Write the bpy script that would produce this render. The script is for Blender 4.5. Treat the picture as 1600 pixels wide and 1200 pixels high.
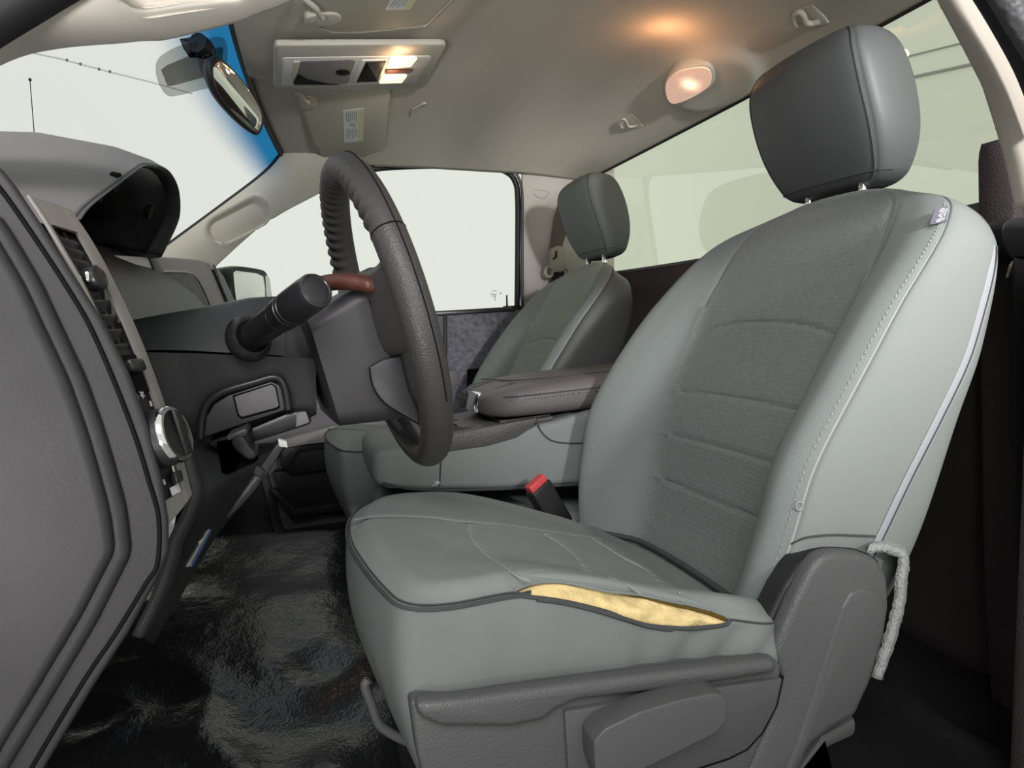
import bpy, bmesh, math, random
from mathutils import Vector, Matrix
from mathutils.noise import noise as pnoise
random.seed(4)
SC = bpy.context.scene
COL = SC.collection
for o in list(bpy.data.objects): bpy.data.objects.remove(o)

# ------------------------------------------------------------------ camera, world, lights, exposure
# cab axes: X runs to the rear of the truck, Y to the passenger side, Z up; the camera stands in the open driver's doorway
F = 1110.0
YAW, PIT = math.atan(319/F), math.atan(81/F)
CAM = Vector((0, 0, .5))
FW = Vector((math.sin(YAW)*math.cos(PIT), math.cos(YAW)*math.cos(PIT), -math.sin(PIT)))
RT = Vector((math.cos(YAW), -math.sin(YAW), 0))
UP = RT.cross(FW)
cd = bpy.data.cameras.new('camera'); cam = bpy.data.objects.new('camera', cd); COL.objects.link(cam)
cd.sensor_fit = 'HORIZONTAL'; cd.sensor_width = 36; cd.lens = 36*F/1600; cd.clip_start = .02; cd.clip_end = 60
cam.matrix_world = Matrix(((RT.x, UP.x, -FW.x, CAM.x), (RT.y, UP.y, -FW.y, CAM.y), (RT.z, UP.z, -FW.z, CAM.z), (0, 0, 0, 1)))
SC.camera = cam

W = bpy.data.worlds.new('booth'); SC.world = W; W.use_nodes = True
W.node_tree.nodes['Background'].inputs[0].default_value = (.905, .925, .872, 1)
W.node_tree.nodes['Background'].inputs[1].default_value = .86

def area(name, loc, target, size, power, color, sizey=None):
    d = bpy.data.lights.new(name, 'AREA'); d.energy = power; d.color = color; d.size = size
    if sizey: d.shape = 'RECTANGLE'; d.size_y = sizey
    o = bpy.data.objects.new(name, d); COL.objects.link(o); o.location = loc
    o.rotation_euler = (Vector(target)-Vector(loc)).to_track_quat('-Z', 'Y').to_euler()
    return o
# booth lamp standing outside the open driver's door
area('booth_lamp', (.60, -.75, .89), (.72, 1.4, .98), .12, 5.4, (1, .99, .97)).data.spread = math.radians(64)
area('fill_light', (-.55, -1.25, 1.85), (.3, .8, .35), 1.0, 42, (1, .965, .985))  # unseen fill light, added to brighten the cab from the door side
# added low fill, aimed up to brighten the near pillar and front ceiling
area('low_fill_light', (-.6, -1.3, -.1), (-.03, .7, .86), .4, 1.5, (1, .97, .95)).data.spread = math.radians(34)

SC.view_settings.view_transform = 'Standard'; SC.view_settings.look = 'None'
SC.view_settings.gamma = 1; SC.view_settings.use_curve_mapping = False; SC.view_settings.exposure = 0.0

# ------------------------------------------------------------------ helpers
def at(px, py, X=None, Y=None, Z=None):
    """point of the cab seen in photograph pixel (px,py) and lying on the plane X=, Y= or Z="""
    d = FW + RT*((px-800)/F) + UP*((600-py)/F)
    t = (X-CAM.x)/d.x if X is not None else (Y-CAM.y)/d.y if Y is not None else (Z-CAM.z)/d.z
    return CAM + d*t
def ats(pts, **k): return [at(x, y, **k) for x, y in pts]
def pj(p):
    q = Vector(p)-CAM; z = q.dot(FW)
    return 800+F*q.dot(RT)/z, 600-F*q.dot(UP)/z
def lerp(a, b, t): return a+(b-a)*t
def sstep(a, b, x):
    t = min(1, max(0, (x-a)/(b-a))); return t*t*(3-2*t)
def itp(tab, x):
    """smooth table lookup (x, values...)"""
    n = len(tab)
    if x <= tab[0][0]: return tab[0][1:] if len(tab[0]) > 2 else tab[0][1]
    if x >= tab[-1][0]: return tab[-1][1:] if len(tab[0]) > 2 else tab[-1][1]
    for i in range(n-1):
        if x <= tab[i+1][0]: break
    x0, x1 = tab[i][0], tab[i+1][0]; h = x1-x0; t = (x-x0)/h
    out = []
    for k in range(1, len(tab[0])):
        def sl(j):
            if j == 0: return (tab[1][k]-tab[0][k])/(tab[1][0]-tab[0][0])
            if j == n-1: return (tab[j][k]-tab[j-1][k])/(tab[j][0]-tab[j-1][0])
            return (tab[j+1][k]-tab[j-1][k])/(tab[j+1][0]-tab[j-1][0])
        m0, m1 = sl(i)*h, sl(i+1)*h; t2, t3 = t*t, t*t*t
        out.append((2*t3-3*t2+1)*tab[i][k]+(t3-2*t2+t)*m0+(-2*t3+3*t2)*tab[i+1][k]+(t3-t2)*m1)
    return out if len(out) > 1 else out[0]
def cat(P, n, closed=False):
    """Catmull-Rom through P with n points per span"""
    P = [Vector(p) for p in P]; N = len(P); out = []
    for i in range(N if closed else N-1):
        if closed: a, b, c, d = P[i-1], P[i], P[(i+1) % N], P[(i+2) % N]
        else:
            b, c = P[i], P[i+1]; a = P[i-1] if i else b*2-c; d = P[i+2] if i+2 < N else c*2-b
        for k in range(n):
            t = k/n; t2 = t*t; t3 = t2*t
            out.append(.5*((2*b)+(c-a)*t+(2*a-5*b+4*c-d)*t2+(3*b-a-3*c+d)*t3))
    if not closed: out.append(P[-1].copy())
    return out
ROOT = {}
def tag(o, label=None, cat_=None, group=None, kind=None):
    if label: o['label'] = label
    if cat_: o['category'] = cat_
    if group: o['group'] = group
    if kind: o['kind'] = kind
    return o
def thing(name, loc, label, category, group=None):
    o = bpy.data.objects.new(name, None); o.empty_display_size = .05; COL.objects.link(o); o.location = loc
    ROOT[o.name] = Vector(loc)
    return tag(o, label, category, group)
def link(name, bm, m, parent=None, smooth=True, angle=None, kind=None):
    """one mesh object from a bmesh in world coordinates"""
    bmesh.ops.recalc_face_normals(bm, faces=bm.faces)
    if parent is not None: org = ROOT[parent.name]
    else:
        c = [v.co for v in bm.verts]; lo = [min(v[i] for v in c) for i in range(3)]; hi = [max(v[i] for v in c) for i in range(3)]
        org = Vector(((lo[0]+hi[0])/2, (lo[1]+hi[1])/2, lo[2]))
    bmesh.ops.translate(bm, verts=bm.verts, vec=-org)
    me = bpy.data.meshes.new(name); 
    for f in bm.faces: f.smooth = smooth
    bm.to_mesh(me); bm.free()
    if smooth and angle: me.set_sharp_from_angle(angle=math.radians(angle))
    for k in (m if isinstance(m, (list, tuple)) else [m]): me.materials.append(k)
    o = bpy.data.objects.new(name, me); COL.objects.link(o)
    ROOT[o.name] = org
    if parent is not None: o.parent = parent
    else: o.location = org
    if kind: o['kind'] = kind
    return o
def grid(rows, close_u=False, cap0=False, cap1=False, bm=None):
    bm = bm or bmesh.new()
    V = [[bm.verts.new(p) for p in r] for r in rows]; n = len(rows[0])
    for i in range(len(V)-1):
        for j in range(n if close_u else n-1):
            try: bm.faces.new((V[i][j], V[i][(j+1) % n], V[i+1][(j+1) % n], V[i+1][j]))
            except ValueError: pass
    if cap0: bm.faces.new(V[0])
    if cap1: bm.faces.new(V[-1])
    return bm
def loft(name, secs, m, parent=None, close=True, caps=True, angle=40, kind=None, thick=None):
    o = link(name, grid(secs, close, caps, caps), m, parent, True, angle, kind)
    if thick: s = o.modifiers.new('thick', 'SOLIDIFY'); s.thickness = thick; s.offset = 0
    return o
def tube_bm(pts, r, segs=8, bm=None, flat=1.0, caps=True, up=None):
    P = [Vector(p) for p in pts]; n = len(P); rows = []; prev = None
    for i, p in enumerate(P):
        t = (P[min(i+1, n-1)]-P[max(i-1, 0)]).normalized()
        if prev is None:
            a = Vector(up) if up else (Vector((0, 0, 1)) if abs(t.z) < .9 else Vector((1, 0, 0)))
        else: a = prev
        a = (a-t*a.dot(t)).normalized(); prev = a; b = t.cross(a)
        rr = r[i] if isinstance(r, (list, tuple)) else r
        rows.append([p+a*rr*math.cos(2*math.pi*k/segs)+b*rr*flat*math.sin(2*math.pi*k/segs) for k in range(segs)])
    return grid(rows, True, caps, caps, bm)
def tube(name, pts, r, m, parent=None, segs=8, n=0, flat=1.0, up=None, closed=False, kind=None):
    if n: pts = cat(pts, n)
    return link(name, tube_bm(pts, r, segs, None, flat, True, up), m, parent, True, 50, kind)
def slab_bm(outline, depth, bev=.003, segs=2, bm=None, n=0, closed_smooth=False):
    P = [Vector(p) for p in outline]
    if n: P = cat(P, n, True)
    nb = bmesh.new(); d = Vector(depth)
    A = [nb.verts.new(p) for p in P]; B = [nb.verts.new(p+d) for p in P]; k = len(P)
    f0 = nb.faces.new(A); f1 = nb.faces.new(B[::-1])
    for i in range(k): nb.faces.new((A[i], B[i], B[(i+1) % k], A[(i+1) % k]))
    bmesh.ops.recalc_face_normals(nb, faces=nb.faces)
    if bev:
        es = [e for e in nb.edges if (f0 in e.link_faces or f1 in e.link_faces)]
        if not n: es = list(nb.edges)
        bmesh.ops.bevel(nb, geom=es, offset=bev, segments=segs, profile=.5, affect='EDGES', clamp_overlap=True)
    if bm is None: return nb
    me = bpy.data.meshes.new('t'); nb.to_mesh(me); nb.free(); bm.from_mesh(me); bpy.data.meshes.remove(me); return bm
def slab(name, outline, depth, m, parent=None, bev=.003, segs=2, n=0, angle=35, kind=None):
    return link(name, slab_bm(outline, depth, bev, segs, None, n), m, parent, True, angle, kind)
def basis(ax, ay, az, loc):
    return Matrix(((ax.x, ay.x, az.x, loc.x), (ax.y, ay.y, az.y, loc.y), (ax.z, ay.z, az.z, loc.z), (0, 0, 0, 1)))
def rbox_bm(c, size, bev=.004, segs=2, M=None):
    bm = bmesh.new(); bmesh.ops.create_cube(bm, size=1)
    for v in bm.verts: v.co = Vector((v.co.x*size[0], v.co.y*size[1], v.co.z*size[2]))
    if bev: bmesh.ops.bevel(bm, geom=list(bm.edges), offset=bev, segments=segs, profile=.5, affect='EDGES', clamp_overlap=True)
    T = M if M is not None else Matrix.Translation(Vector(c))
    if M is not None: T = M.copy(); T.translation = Vector(c)
    bm.transform(T); return bm
def rbox(name, c, size, m, parent=None, bev=.004, segs=2, M=None, kind=None):
    return link(name, rbox_bm(c, size, bev, segs, M), m, parent, True, 35, kind)
def frame_of(a, b, c):
    """orthonormal axes: x along a->b, z normal to a,b,c"""
    x = (Vector(b)-Vector(a)).normalized(); y0 = (Vector(c)-Vector(a)); z = x.cross(y0).normalized(); y = z.cross(x)
    return basis(x, y, z, Vector(a))
def lathe_bm(axis0, axis1, prof, segs=24):
    """prof: (t, r) along axis"""
    a, b = Vector(axis0), Vector(axis1); t = (b-a).normalized()
    u = t.cross(Vector((0, 0, 1)) if abs(t.z) < .9 else Vector((1, 0, 0))).normalized(); v = t.cross(u)
    rows = [[a+(b-a)*s+(u*math.cos(2*math.pi*k/segs)+v*math.sin(2*math.pi*k/segs))*r for k in range(segs)] for s, r in prof]
    return grid(rows, True, True, True)
def text(name, s, size, M, m, parent, thick=.0002):
    cu = bpy.data.curves.new(name, 'FONT'); cu.body = s; cu.size = size; cu.extrude = thick; cu.align_x = 'CENTER'; cu.align_y = 'CENTER'
    o = bpy.data.objects.new(name, cu); COL.objects.link(o)
    dg = bpy.context.evaluated_depsgraph_get(); me = bpy.data.meshes.new_from_object(o.evaluated_get(dg))
    bpy.data.objects.remove(o); bpy.data.curves.remove(cu)
    bm = bmesh.new(); bm.from_mesh(me); bpy.data.meshes.remove(me); bm.transform(M)
    return link(name, bm, m, parent, False)

# ------------------------------------------------------------------ materials
def mat(name, col, rough=.5, spec=.5, bump=None, var=None, metal=0, emit=None, coat=0, sheen=0):
    """bump: list of (kind, scale, strength, distance); var: (scale, amount) albedo mottling"""
    m = bpy.data.materials.new(name); m.use_nodes = True; nt = m.node_tree; N = nt.nodes; L = nt.links
    p = N['Principled BSDF']
    p.inputs['Base Color'].default_value = (*col, 1); p.inputs['Roughness'].default_value = rough
    p.inputs['Specular IOR Level'].default_value = spec; p.inputs['Metallic'].default_value = metal
    p.inputs['Coat Weight'].default_value = coat; p.inputs['Sheen Weight'].default_value = sheen
    tc = N.new('ShaderNodeTexCoord'); prev = None
    for kind, scale, strength, dist in (bump or []):
        if kind == 'voronoi':
            t = N.new('ShaderNodeTexVoronoi'); t.feature = 'SMOOTH_F1'; out = 'Distance'
        elif kind == 'wave':
            t = N.new('ShaderNodeTexWave'); out = 'Fac'; t.inputs['Distortion'].default_value = 1.0
        elif kind == 'hex':
            t = N.new('ShaderNodeTexBrick'); out = 'Fac'; t.inputs['Brick Width'].default_value = .012; t.inputs['Row Height'].default_value = .0055
            t.inputs['Mortar Size'].default_value = .0013; t.inputs['Mortar Smooth'].default_value = 1.0
        elif kind == 'weave':
            t = N.new('ShaderNodeTexChecker'); out = 'Fac'
        else:
            t = N.new('ShaderNodeTexNoise'); out = 'Fac'; t.inputs['Detail'].default_value = 4
        t.inputs['Scale'].default_value = scale; src = tc.outputs['Object']
        if kind == 'hex':
            sp = N.new('ShaderNodeSeparateXYZ'); cb = N.new('ShaderNodeCombineXYZ'); L.new(src, sp.inputs[0]); L.new(sp.outputs[1], cb.inputs[0]); L.new(sp.outputs[2], cb.inputs[1]); src = cb.outputs[0]
        L.new(src, t.inputs['Vector'])
        b = N.new('ShaderNodeBump'); b.inputs['Strength'].default_value = strength; b.inputs['Distance'].default_value = dist
        L.new(t.outputs[out], b.inputs['Height'])
        if prev: L.new(prev.outputs[0], b.inputs['Normal'])
        prev = b
    if prev: L.new(prev.outputs[0], p.inputs['Normal'])
    if var:
        t = N.new('ShaderNodeTexNoise'); t.inputs['Scale'].default_value = var[0]; t.inputs['Detail'].default_value = 6
        L.new(tc.outputs['Object'], t.inputs['Vector'])
        r = N.new('ShaderNodeMapRange'); r.inputs[1].default_value = .3; r.inputs[2].default_value = .7
        r.inputs[3].default_value = 1-var[1]; r.inputs[4].default_value = 1+var[1]; L.new(t.outputs['Fac'], r.inputs[0])
        mx = N.new('ShaderNodeMix'); mx.data_type = 'RGBA'; mx.blend_type = 'MULTIPLY'; mx.inputs[0].default_value = 1
        mx.inputs[6].default_value = (*col, 1); L.new(r.outputs[0], mx.inputs[7]); L.new(mx.outputs[2], p.inputs['Base Color'])
    if emit:
        p.inputs['Emission Color'].default_value = (*emit[0], 1); p.inputs['Emission Strength'].default_value = emit[1]
    return m
def glass_mat(name, tint, refl=1.0, band=None, base=.06):
    """thin tinted sheet: clear transmission with a fresnel reflection; band = (axis z0, z1, colour) shade band along object Z"""
    m = bpy.data.materials.new(name); m.use_nodes = True; nt = m.node_tree; N = nt.nodes; L = nt.links
    N.remove(N['Principled BSDF']); out = N['Material Output']
    tr = N.new('ShaderNodeBsdfTransparent'); tr.inputs[0].default_value = (*tint, 1)
    gl = N.new('ShaderNodeBsdfGlossy'); gl.inputs['Roughness'].default_value = .0
    fr = N.new('ShaderNodeLayerWeight'); fr.inputs[0].default_value = .5
    pw = N.new('ShaderNodeMath'); pw.operation = 'POWER'; pw.inputs[1].default_value = 5; L.new(fr.outputs['Facing'], pw.inputs[0])
    mu = N.new('ShaderNodeMath'); mu.operation = 'MULTIPLY_ADD'; mu.inputs[1].default_value = (1-base)*refl; mu.inputs[2].default_value = base*refl; L.new(pw.outputs[0], mu.inputs[0])
    mx = N.new('ShaderNodeMixShader'); L.new(mu.outputs[0], mx.inputs[0]); L.new(tr.outputs[0], mx.inputs[1]); L.new(gl.outputs[0], mx.inputs[2])
    L.new(mx.outputs[0], out.inputs[0])
    if band:
        at_ = N.new('ShaderNodeAttribute'); at_.attribute_name = 'shade'
        r = N.new('ShaderNodeMapRange'); r.interpolation_type = 'SMOOTHSTEP'; r.inputs[1].default_value = band[0]; r.inputs[2].default_value = band[1]
        L.new(at_.outputs['Fac'], r.inputs[0])
        c = N.new('ShaderNodeMix'); c.data_type = 'RGBA'; c.inputs[6].default_value = (*tint, 1); c.inputs[7].default_value = (*band[2], 1)
        L.new(r.outputs[0], c.inputs[0]); L.new(c.outputs[2], tr.inputs[0])
    return m
def lens_mat(name, col, strength):
    m = bpy.data.materials.new(name); m.use_nodes = True; nt = m.node_tree; N = nt.nodes; L = nt.links; p = N['Principled BSDF']
    p.inputs['Base Color'].default_value = (.8, .75, .68, 1); p.inputs['Roughness'].default_value = .25
    tc = N.new('ShaderNodeTexCoord'); v = N.new('ShaderNodeTexVoronoi'); v.inputs['Scale'].default_value = 420
    L.new(tc.outputs['Object'], v.inputs['Vector'])
    b = N.new('ShaderNodeBump'); b.inputs['Strength'].default_value = .6; b.inputs['Distance'].default_value = .001
    L.new(v.outputs['Distance'], b.inputs['Height']); L.new(b.outputs[0], p.inputs['Normal'])
    a = N.new('ShaderNodeAttribute'); a.attribute_name = 'hot'
    cr = N.new('ShaderNodeValToRGB'); e = cr.color_ramp.elements
    e[0].position = 0; e[0].color = (*[c*.55 for c in col], 1); e[1].position = 1; e[1].color = (1, .80, .52, 1)
    L.new(a.outputs['Fac'], cr.inputs[0]); L.new(cr.outputs[0], p.inputs['Emission Color'])
    mr = N.new('ShaderNodeMapRange'); mr.inputs[3].default_value = strength*.55; mr.inputs[4].default_value = strength*1.9
    L.new(a.outputs['Fac'], mr.inputs[0]); L.new(mr.outputs[0], p.inputs['Emission Strength'])
    return m
GRAIN = [('voronoi', 520, .35, .0008)]
M = dict(
 headliner=mat('headliner_cloth', (.53, .50, .435), .95, .1, [('noise', 900, .25, .0008)]),
 pod=mat('headliner_plastic', (.47, .45, .39), .55, .35, [('voronoi', 700, .2, .0006)]),
 visor=mat('visor_vinyl', (.47, .45, .37), .7, .25, [('noise', 700, .2, .0006)]),
 pillar_near=mat('pillar_beige_lit_plastic', (.80, .75, .67), .75, .2, [('voronoi', 700, .15, .0005)]),  # pillar beige made paler, light on the driver A-pillar put into its colour
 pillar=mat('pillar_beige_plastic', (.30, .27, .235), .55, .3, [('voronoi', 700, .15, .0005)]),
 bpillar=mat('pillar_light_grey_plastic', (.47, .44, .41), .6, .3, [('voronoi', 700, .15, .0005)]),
 dash=mat('dash_dark_plastic', (.028, .027, .029), .5, .4, [('voronoi', 600, .15, .0005)], (30, .08)),
 dash_top=mat('dash_top_plastic', (.19, .182, .186), .62, .35, [('voronoi', 420, .3, .0007)]),
 black=mat('black_plastic', (.016, .016, .018), .5, .4, [('voronoi', 600, .2, .0005)]),
 softblack=mat('satin_black', (.022, .022, .024), .32, .5),
 void=mat('vent_black', (.006, .006, .007), .8, .1),
 column=mat('column_plastic', (.055, .056, .058), .42, .45, [('voronoi', 800, .15, .0004)], (14, .12)),
 dash_face=mat('dash_face_plastic', (.30, .285, .28), .6, .35, [('voronoi', 420, .3, .0007)]),
 head_cloth=mat('headrest_grey_green_cloth', (.155, .172, .165), .75, .25, [('noise', 1400, .2, .0005)]),
 silver=mat('bezel_warm_silver', (.30, .285, .275), .45, .5, [('noise', 900, .1, .0003)], None, .25),
 panel_grey=mat('dash_grey_panel', (.66, .655, .63), .55, .4, [('voronoi', 700, .2, .0006)]),
 leather_dark=mat('grained_dark_vinyl', (.05, .05, .054), .55, .4, [('voronoi', 210, .8, .0016)]),
 chrome=mat('chrome', (.8, .8, .8), .12, .5, None, None, 1),
 seat=mat('seat_grey_green_cloth', (.205, .228, .222), .8, .22, [('noise', 1500, .25, .0006)], (500, .06)),
 seat_side=mat('seat_side_cloth', (.235, .255, .242), .8, .22, [('weave', 900, .12, .0003), ('noise', 1400, .2, .0005)]),
 insert=mat('seat_insert_dark_cloth', (.185, .198, .194), .8, .2, [('hex', 1, .25, .0008), ('noise', 1500, .3, .0006)], (160, .08)),
 skirt=mat('seat_skirt_shaded_cloth', (.175, .192, .184), .85, .2, [('weave', 900, .12, .0003), ('noise', 1300, .3, .0006)], (20, .06)),  # same cloth as the cushion top, darkened for shade on the skirt
 cush_top=mat('seat_cushion_lit_cloth', (.225, .246, .236), .82, .2, [('noise', 1300, .3, .0006)], (20, .06)),  # same cloth as the skirt, raised for light on the top
 pinsert=mat('passenger_insert_ribbed_cloth', (.29, .325, .285), .8, .2, [('hex', 1, .7, .0016)], (200, .10)),
 vinyl=mat('headrest_grey_vinyl', (.086, .090, .092), .5, .38, [('voronoi', 900, .15, .0004)]),
 welt=mat('dark_welt', (.06, .065, .065), .7, .3),
 thread=mat('pale_thread', (.36, .38, .37), .7, .3),
 zipper=mat('pale_zipper_tape', (.33, .33, .36), .7, .3, [('noise', 1200, .3, .0005)]),
 fuzz=mat('fuzzy_felt', (.36, .37, .36), .95, .1, [('noise', 500, 1, .003)]),
 foam=mat('torn_foam', (.80, .62, .30), .95, .1, [('noise', 90, .7, .004), ('noise', 500, .6, .0015)], (60, .22)),
 foam_dark=mat('dark_brown_foam', (.11, .07, .015), .95, .1, [('noise', 300, .8, .002)]),  # darker brown foam along the upper edge of the tear
 valance=mat('valance_grey_plastic', (.084, .086, .087), .45, .45, [('voronoi', 650, .5, .0008)]),
 valance_smooth=mat('valance_panel_plastic', (.080, .082, .083), .42, .42, [('voronoi', 800, .12, .0004)]),
 lid=mat('armrest_vinyl', (.120, .108, .108), .5, .4, [('voronoi', 420, .55, .0010)]),
 tray=mat('tray_plastic', (.080, .076, .077), .5, .4, [('voronoi', 360, .6, .0010)]),
 floor=mat('black_vinyl_floor', (.016, .0165, .018), .22, .65, [('voronoi', 300, .28, .0012), ('noise', 11, .3, .02)], (5, .35)),
 carpet=mat('cab_dark_carpet', (.055, .045, .047), .95, .1, [('noise', 400, .6, .002)]),
 door_carpet=mat('door_blue_grey_carpet', (.17, .17, .20), .95, .15, [('noise', 300, .6, .002)], (80, .35)),
 door_plastic=mat('door_grey_plastic', (.16, .155, .165), .55, .4, [('voronoi', 600, .3, .0007)]),
 rubber=mat('weatherstrip_rubber', (.012, .012, .014), .55, .4),
 red=mat('red_button', (.62, .07, .075), .4, .5),
 web=mat('belt_webbing', (.035, .032, .034), .8, .2, [('weave', 500, .5, .0006)]),
 web_light=mat('belt_webbing_grey', (.13, .115, .10), .85, .2, [('weave', 500, .5, .0006)]),
 belt_plastic=mat('belt_guide_beige', (.36, .33, .27), .5, .4),
 wheel=mat('wheel_grained_vinyl', (.052, .049, .048), .42, .42, [('voronoi', 560, .55, .0009)]),
 wheel_smooth=mat('wheel_smooth_vinyl', (.050, .047, .046), .5, .42, [('voronoi', 900, .15, .0004)]),
 hub=mat('hub_dark_plastic', (.028, .027, .030), .45, .42, [('voronoi', 800, .15, .0004)], (16, .08)),
 brown=mat('reddish_brown_tone', (.10, .036, .026), .45, .45, [('voronoi', 500, .5, .0008)]),  # on the hub top this colour stands for the dome lamp's reflection
 white=mat('white_paper', (.75, .77, .76), .8, .2),
 print_=mat('grey_print', (.30, .31, .31), .8, .2),
 yellow=mat('pale_yellow_print', (.72, .68, .42), .8, .2),
 blue=mat('blue_print', (.03, .06, .35), .6, .3),
 tagc=mat('grey_woven_tag', (.13, .12, .15), .85, .2),
 tagw=mat('white_embroidery', (.72, .72, .74), .8, .2),
 dome=lens_mat('dome_lens', (1, .36, .17), 1.0),
 maplens=lens_mat('map_lamp_lens', (1, .66, .36), 1.25),
 mirror=mat('mirror_silver', (.86, .87, .86), .02, .5, None, None, 1),
 paint=mat('white_body_paint', (.72, .73, .71), .25, .5, None, None, 0, None, .5),
 studio=mat('booth_wall_paint', (.88, .90, .84), .8, .2),
 studio_floor=mat('booth_floor_paint', (.34, .34, .335), .6, .3, None, (3, .06)),
 windscreen=glass_mat('windscreen_glass', (.985, .995, .985), .25, (.81, .95, (.012, .20, .46))),
 sideglass=glass_mat('side_glass', (.99, 1, .985), .0),
 rearglass=glass_mat('rear_tinted_glass', (.95, .985, .86), .9, None, .16),
 sensor=glass_mat('sensor_grey', (.55, .54, .51), .1),
 frit=mat('dot_screen', (.46, .47, .45), .6, .3),
 screen=glass_mat('dot_screen_print', (.70, .71, .69), .1),
)

# ------------------------------------------------------------------ booth outside
def plane(name, pts, m, thick=(0, 0, -.05)):
    return slab(name, pts, thick, m, None, 0, kind='structure')
plane('wall_rear_booth', [(5, -7, -.75), (5, 15, -.75), (5, 15, 6.2), (5, -7, 6.2)], M['studio'], (.1, 0, 0))
plane('floor_booth', [(-6, -4, -.75), (5, -4, -.75), (5, 8, -.75), (-6, 8, -.75)], M['studio_floor'], (0, 0, -.1))

# ------------------------------------------------------------------ roof lining
YC = 1.26
def rear_x(Y): return .92-.075*((Y-YC)/.76)**2
def rear_top(Y): return 1.005-.035*((Y-YC)/.76)**2
def head_x(Y): return -.052-.05*(1-((Y-YC)/.74)**2)
def head_z(Y): return .968+.03*(1-((Y-YC)/.74)**2)
def ceil_z(X, Y):
    r = min(1, abs(Y-YC)/.84)
    xr, xh = rear_x(Y), head_x(Y); s = (X-xh)/(xr-xh); s = min(1, max(0, s))
    edge = lerp(head_z(Y), rear_top(Y), s)
    edge = min(edge, lerp(edge, .985, sstep(.75, 1, r)))
    bulge = .085*(1-r**3.2)*(sstep(0, .50, s)*(1-sstep(.76, 1.0, s)**1.2))
    return edge+bulge
def POD(X, Y): return .014*(1-sstep(.25, .33, X+.25*(Y-YC)))*(1-sstep(.15, .22, abs(Y-1.30)))     # raised pod round the roof console
rows = []
for i in range(91):
    s = i/90; row = []
    for j in range(121):
        Y = lerp(.47, 2.075, j/120); X = lerp(head_x(Y), rear_x(Y), s)
        z = ceil_z(X, Y) - POD(X, Y)
        d = math.hypot((X-.835)/.075, (Y-1.37)/.16)       # raised pod of the dome lamp
        z -= .014*(1-sstep(.75, 1.0, d))
        row.append(Vector((X, Y, z)))
    rows.append(row)
ceiling = link('ceiling', grid(rows), M['headliner'], None, True, None, 'structure')
sm = ceiling.modifiers.new('thick', 'SOLIDIFY'); sm.thickness = .02; sm.offset = 1
def ceil_at(px, py, dz=0.0):
    """where the line of sight of a pixel meets the lining (offset dz)"""
    d = FW + RT*((px-800)/F) + UP*((600-py)/F); lo, hi = .2, 4.0
    for _ in range(50):
        t = (lo+hi)/2; p = CAM+d*t
        if p.z > ceil_z(p.x, p.y)-POD(p.x, p.y)+dz: hi = t
        else: lo = t
    return CAM+d*lo

# ------------------------------------------------------------------ floor, walls
rows = []
for i in range(111):
    X = lerp(-.75, 1.0, i/110); row = []
    for j in range(101):
        Y = lerp(.40, 2.12, j/100)
        z = itp([(.4, 0), (.98, .0), (1.08, .026), (1.25, .050), (1.33, .053), (1.5, .080), (1.56, .07), (1.66, -.03), (2.2, -.03)], Y+.015*math.sin(X*7))*(1-sstep(.4, .6, X))
        z += .25*sstep(-.35, -.75, X)
        q = Vector((X*4.2, Y*4.2, 3.1)); w = (.014*pnoise(q)+.016*(1-abs(pnoise(q*1.7+Vector((7, 0, 0)))))**3)*(1-.85*sstep(1.0, 1.12, Y))
        row.append(Vector((X, Y, z+w)))
    rows.append(row)
link('floor', grid(rows), M['floor'], None, True, None, 'structure')
slab('wall_front', [(-.74, .40, -.05), (-.74, 2.12, -.05), (-.70, 2.12, .60), (-.70, .40, .60)], (-.03, 0, 0), M['black'], None, .005, kind='structure')
# rear wall of the cab under the glass
rows = []
for k in range(13):
    z = lerp(-.02, .668, k/12); row = []
    for j in range(33):
        Y = lerp(.42, 2.10, j/32)
        x = rear_x(Y)+.012+.05*sstep(.5, .0, z) - .10*sstep(.22, .16, z)*sstep(2.2, 1.9, Y)*0
        row.append(Vector((x, Y, z)))
    rows.append(row)
o = link('wall_rear', grid(rows), M['carpet'], None, True, None, 'structure'); s = o.modifiers.new('thick', 'SOLIDIFY'); s.thickness = .03; s.offset = -1
# sill ledge under the rear glass
rows = [[Vector((rear_x(lerp(.42, 2.10, j/32))-.012+a, lerp(.42, 2.10, j/32), .668+b)) for a, b in ((0, 0), (0, .007), (.06, .012), (.06, 0))] for j in range(33)]
loft('trim_1', rows, M['softblack'], None, True, True, 40, 'structure')

# rear window
rows = []
for k in range(9):
    t = k/8
    rows.append([Vector((lerp(rear_x(Y)+.03, rear_x(Y)+.006, t), Y, lerp(.668, rear_top(Y)+.006, t))) for Y in [lerp(.42, 2.08, j/40) for j in range(41)]])
win2 = link('window_2', grid(rows), M['rearglass'], None, True, None, 'structure')
# thin black seal along the top of the rear glass
tube('trim_2', [Vector((rear_x(Y)+.001, Y, rear_top(Y)-.001)) for Y in [lerp(.5, 2.05, j/40) for j in range(41)]], .0035, M['rubber'], None, 6, kind='structure')

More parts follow.
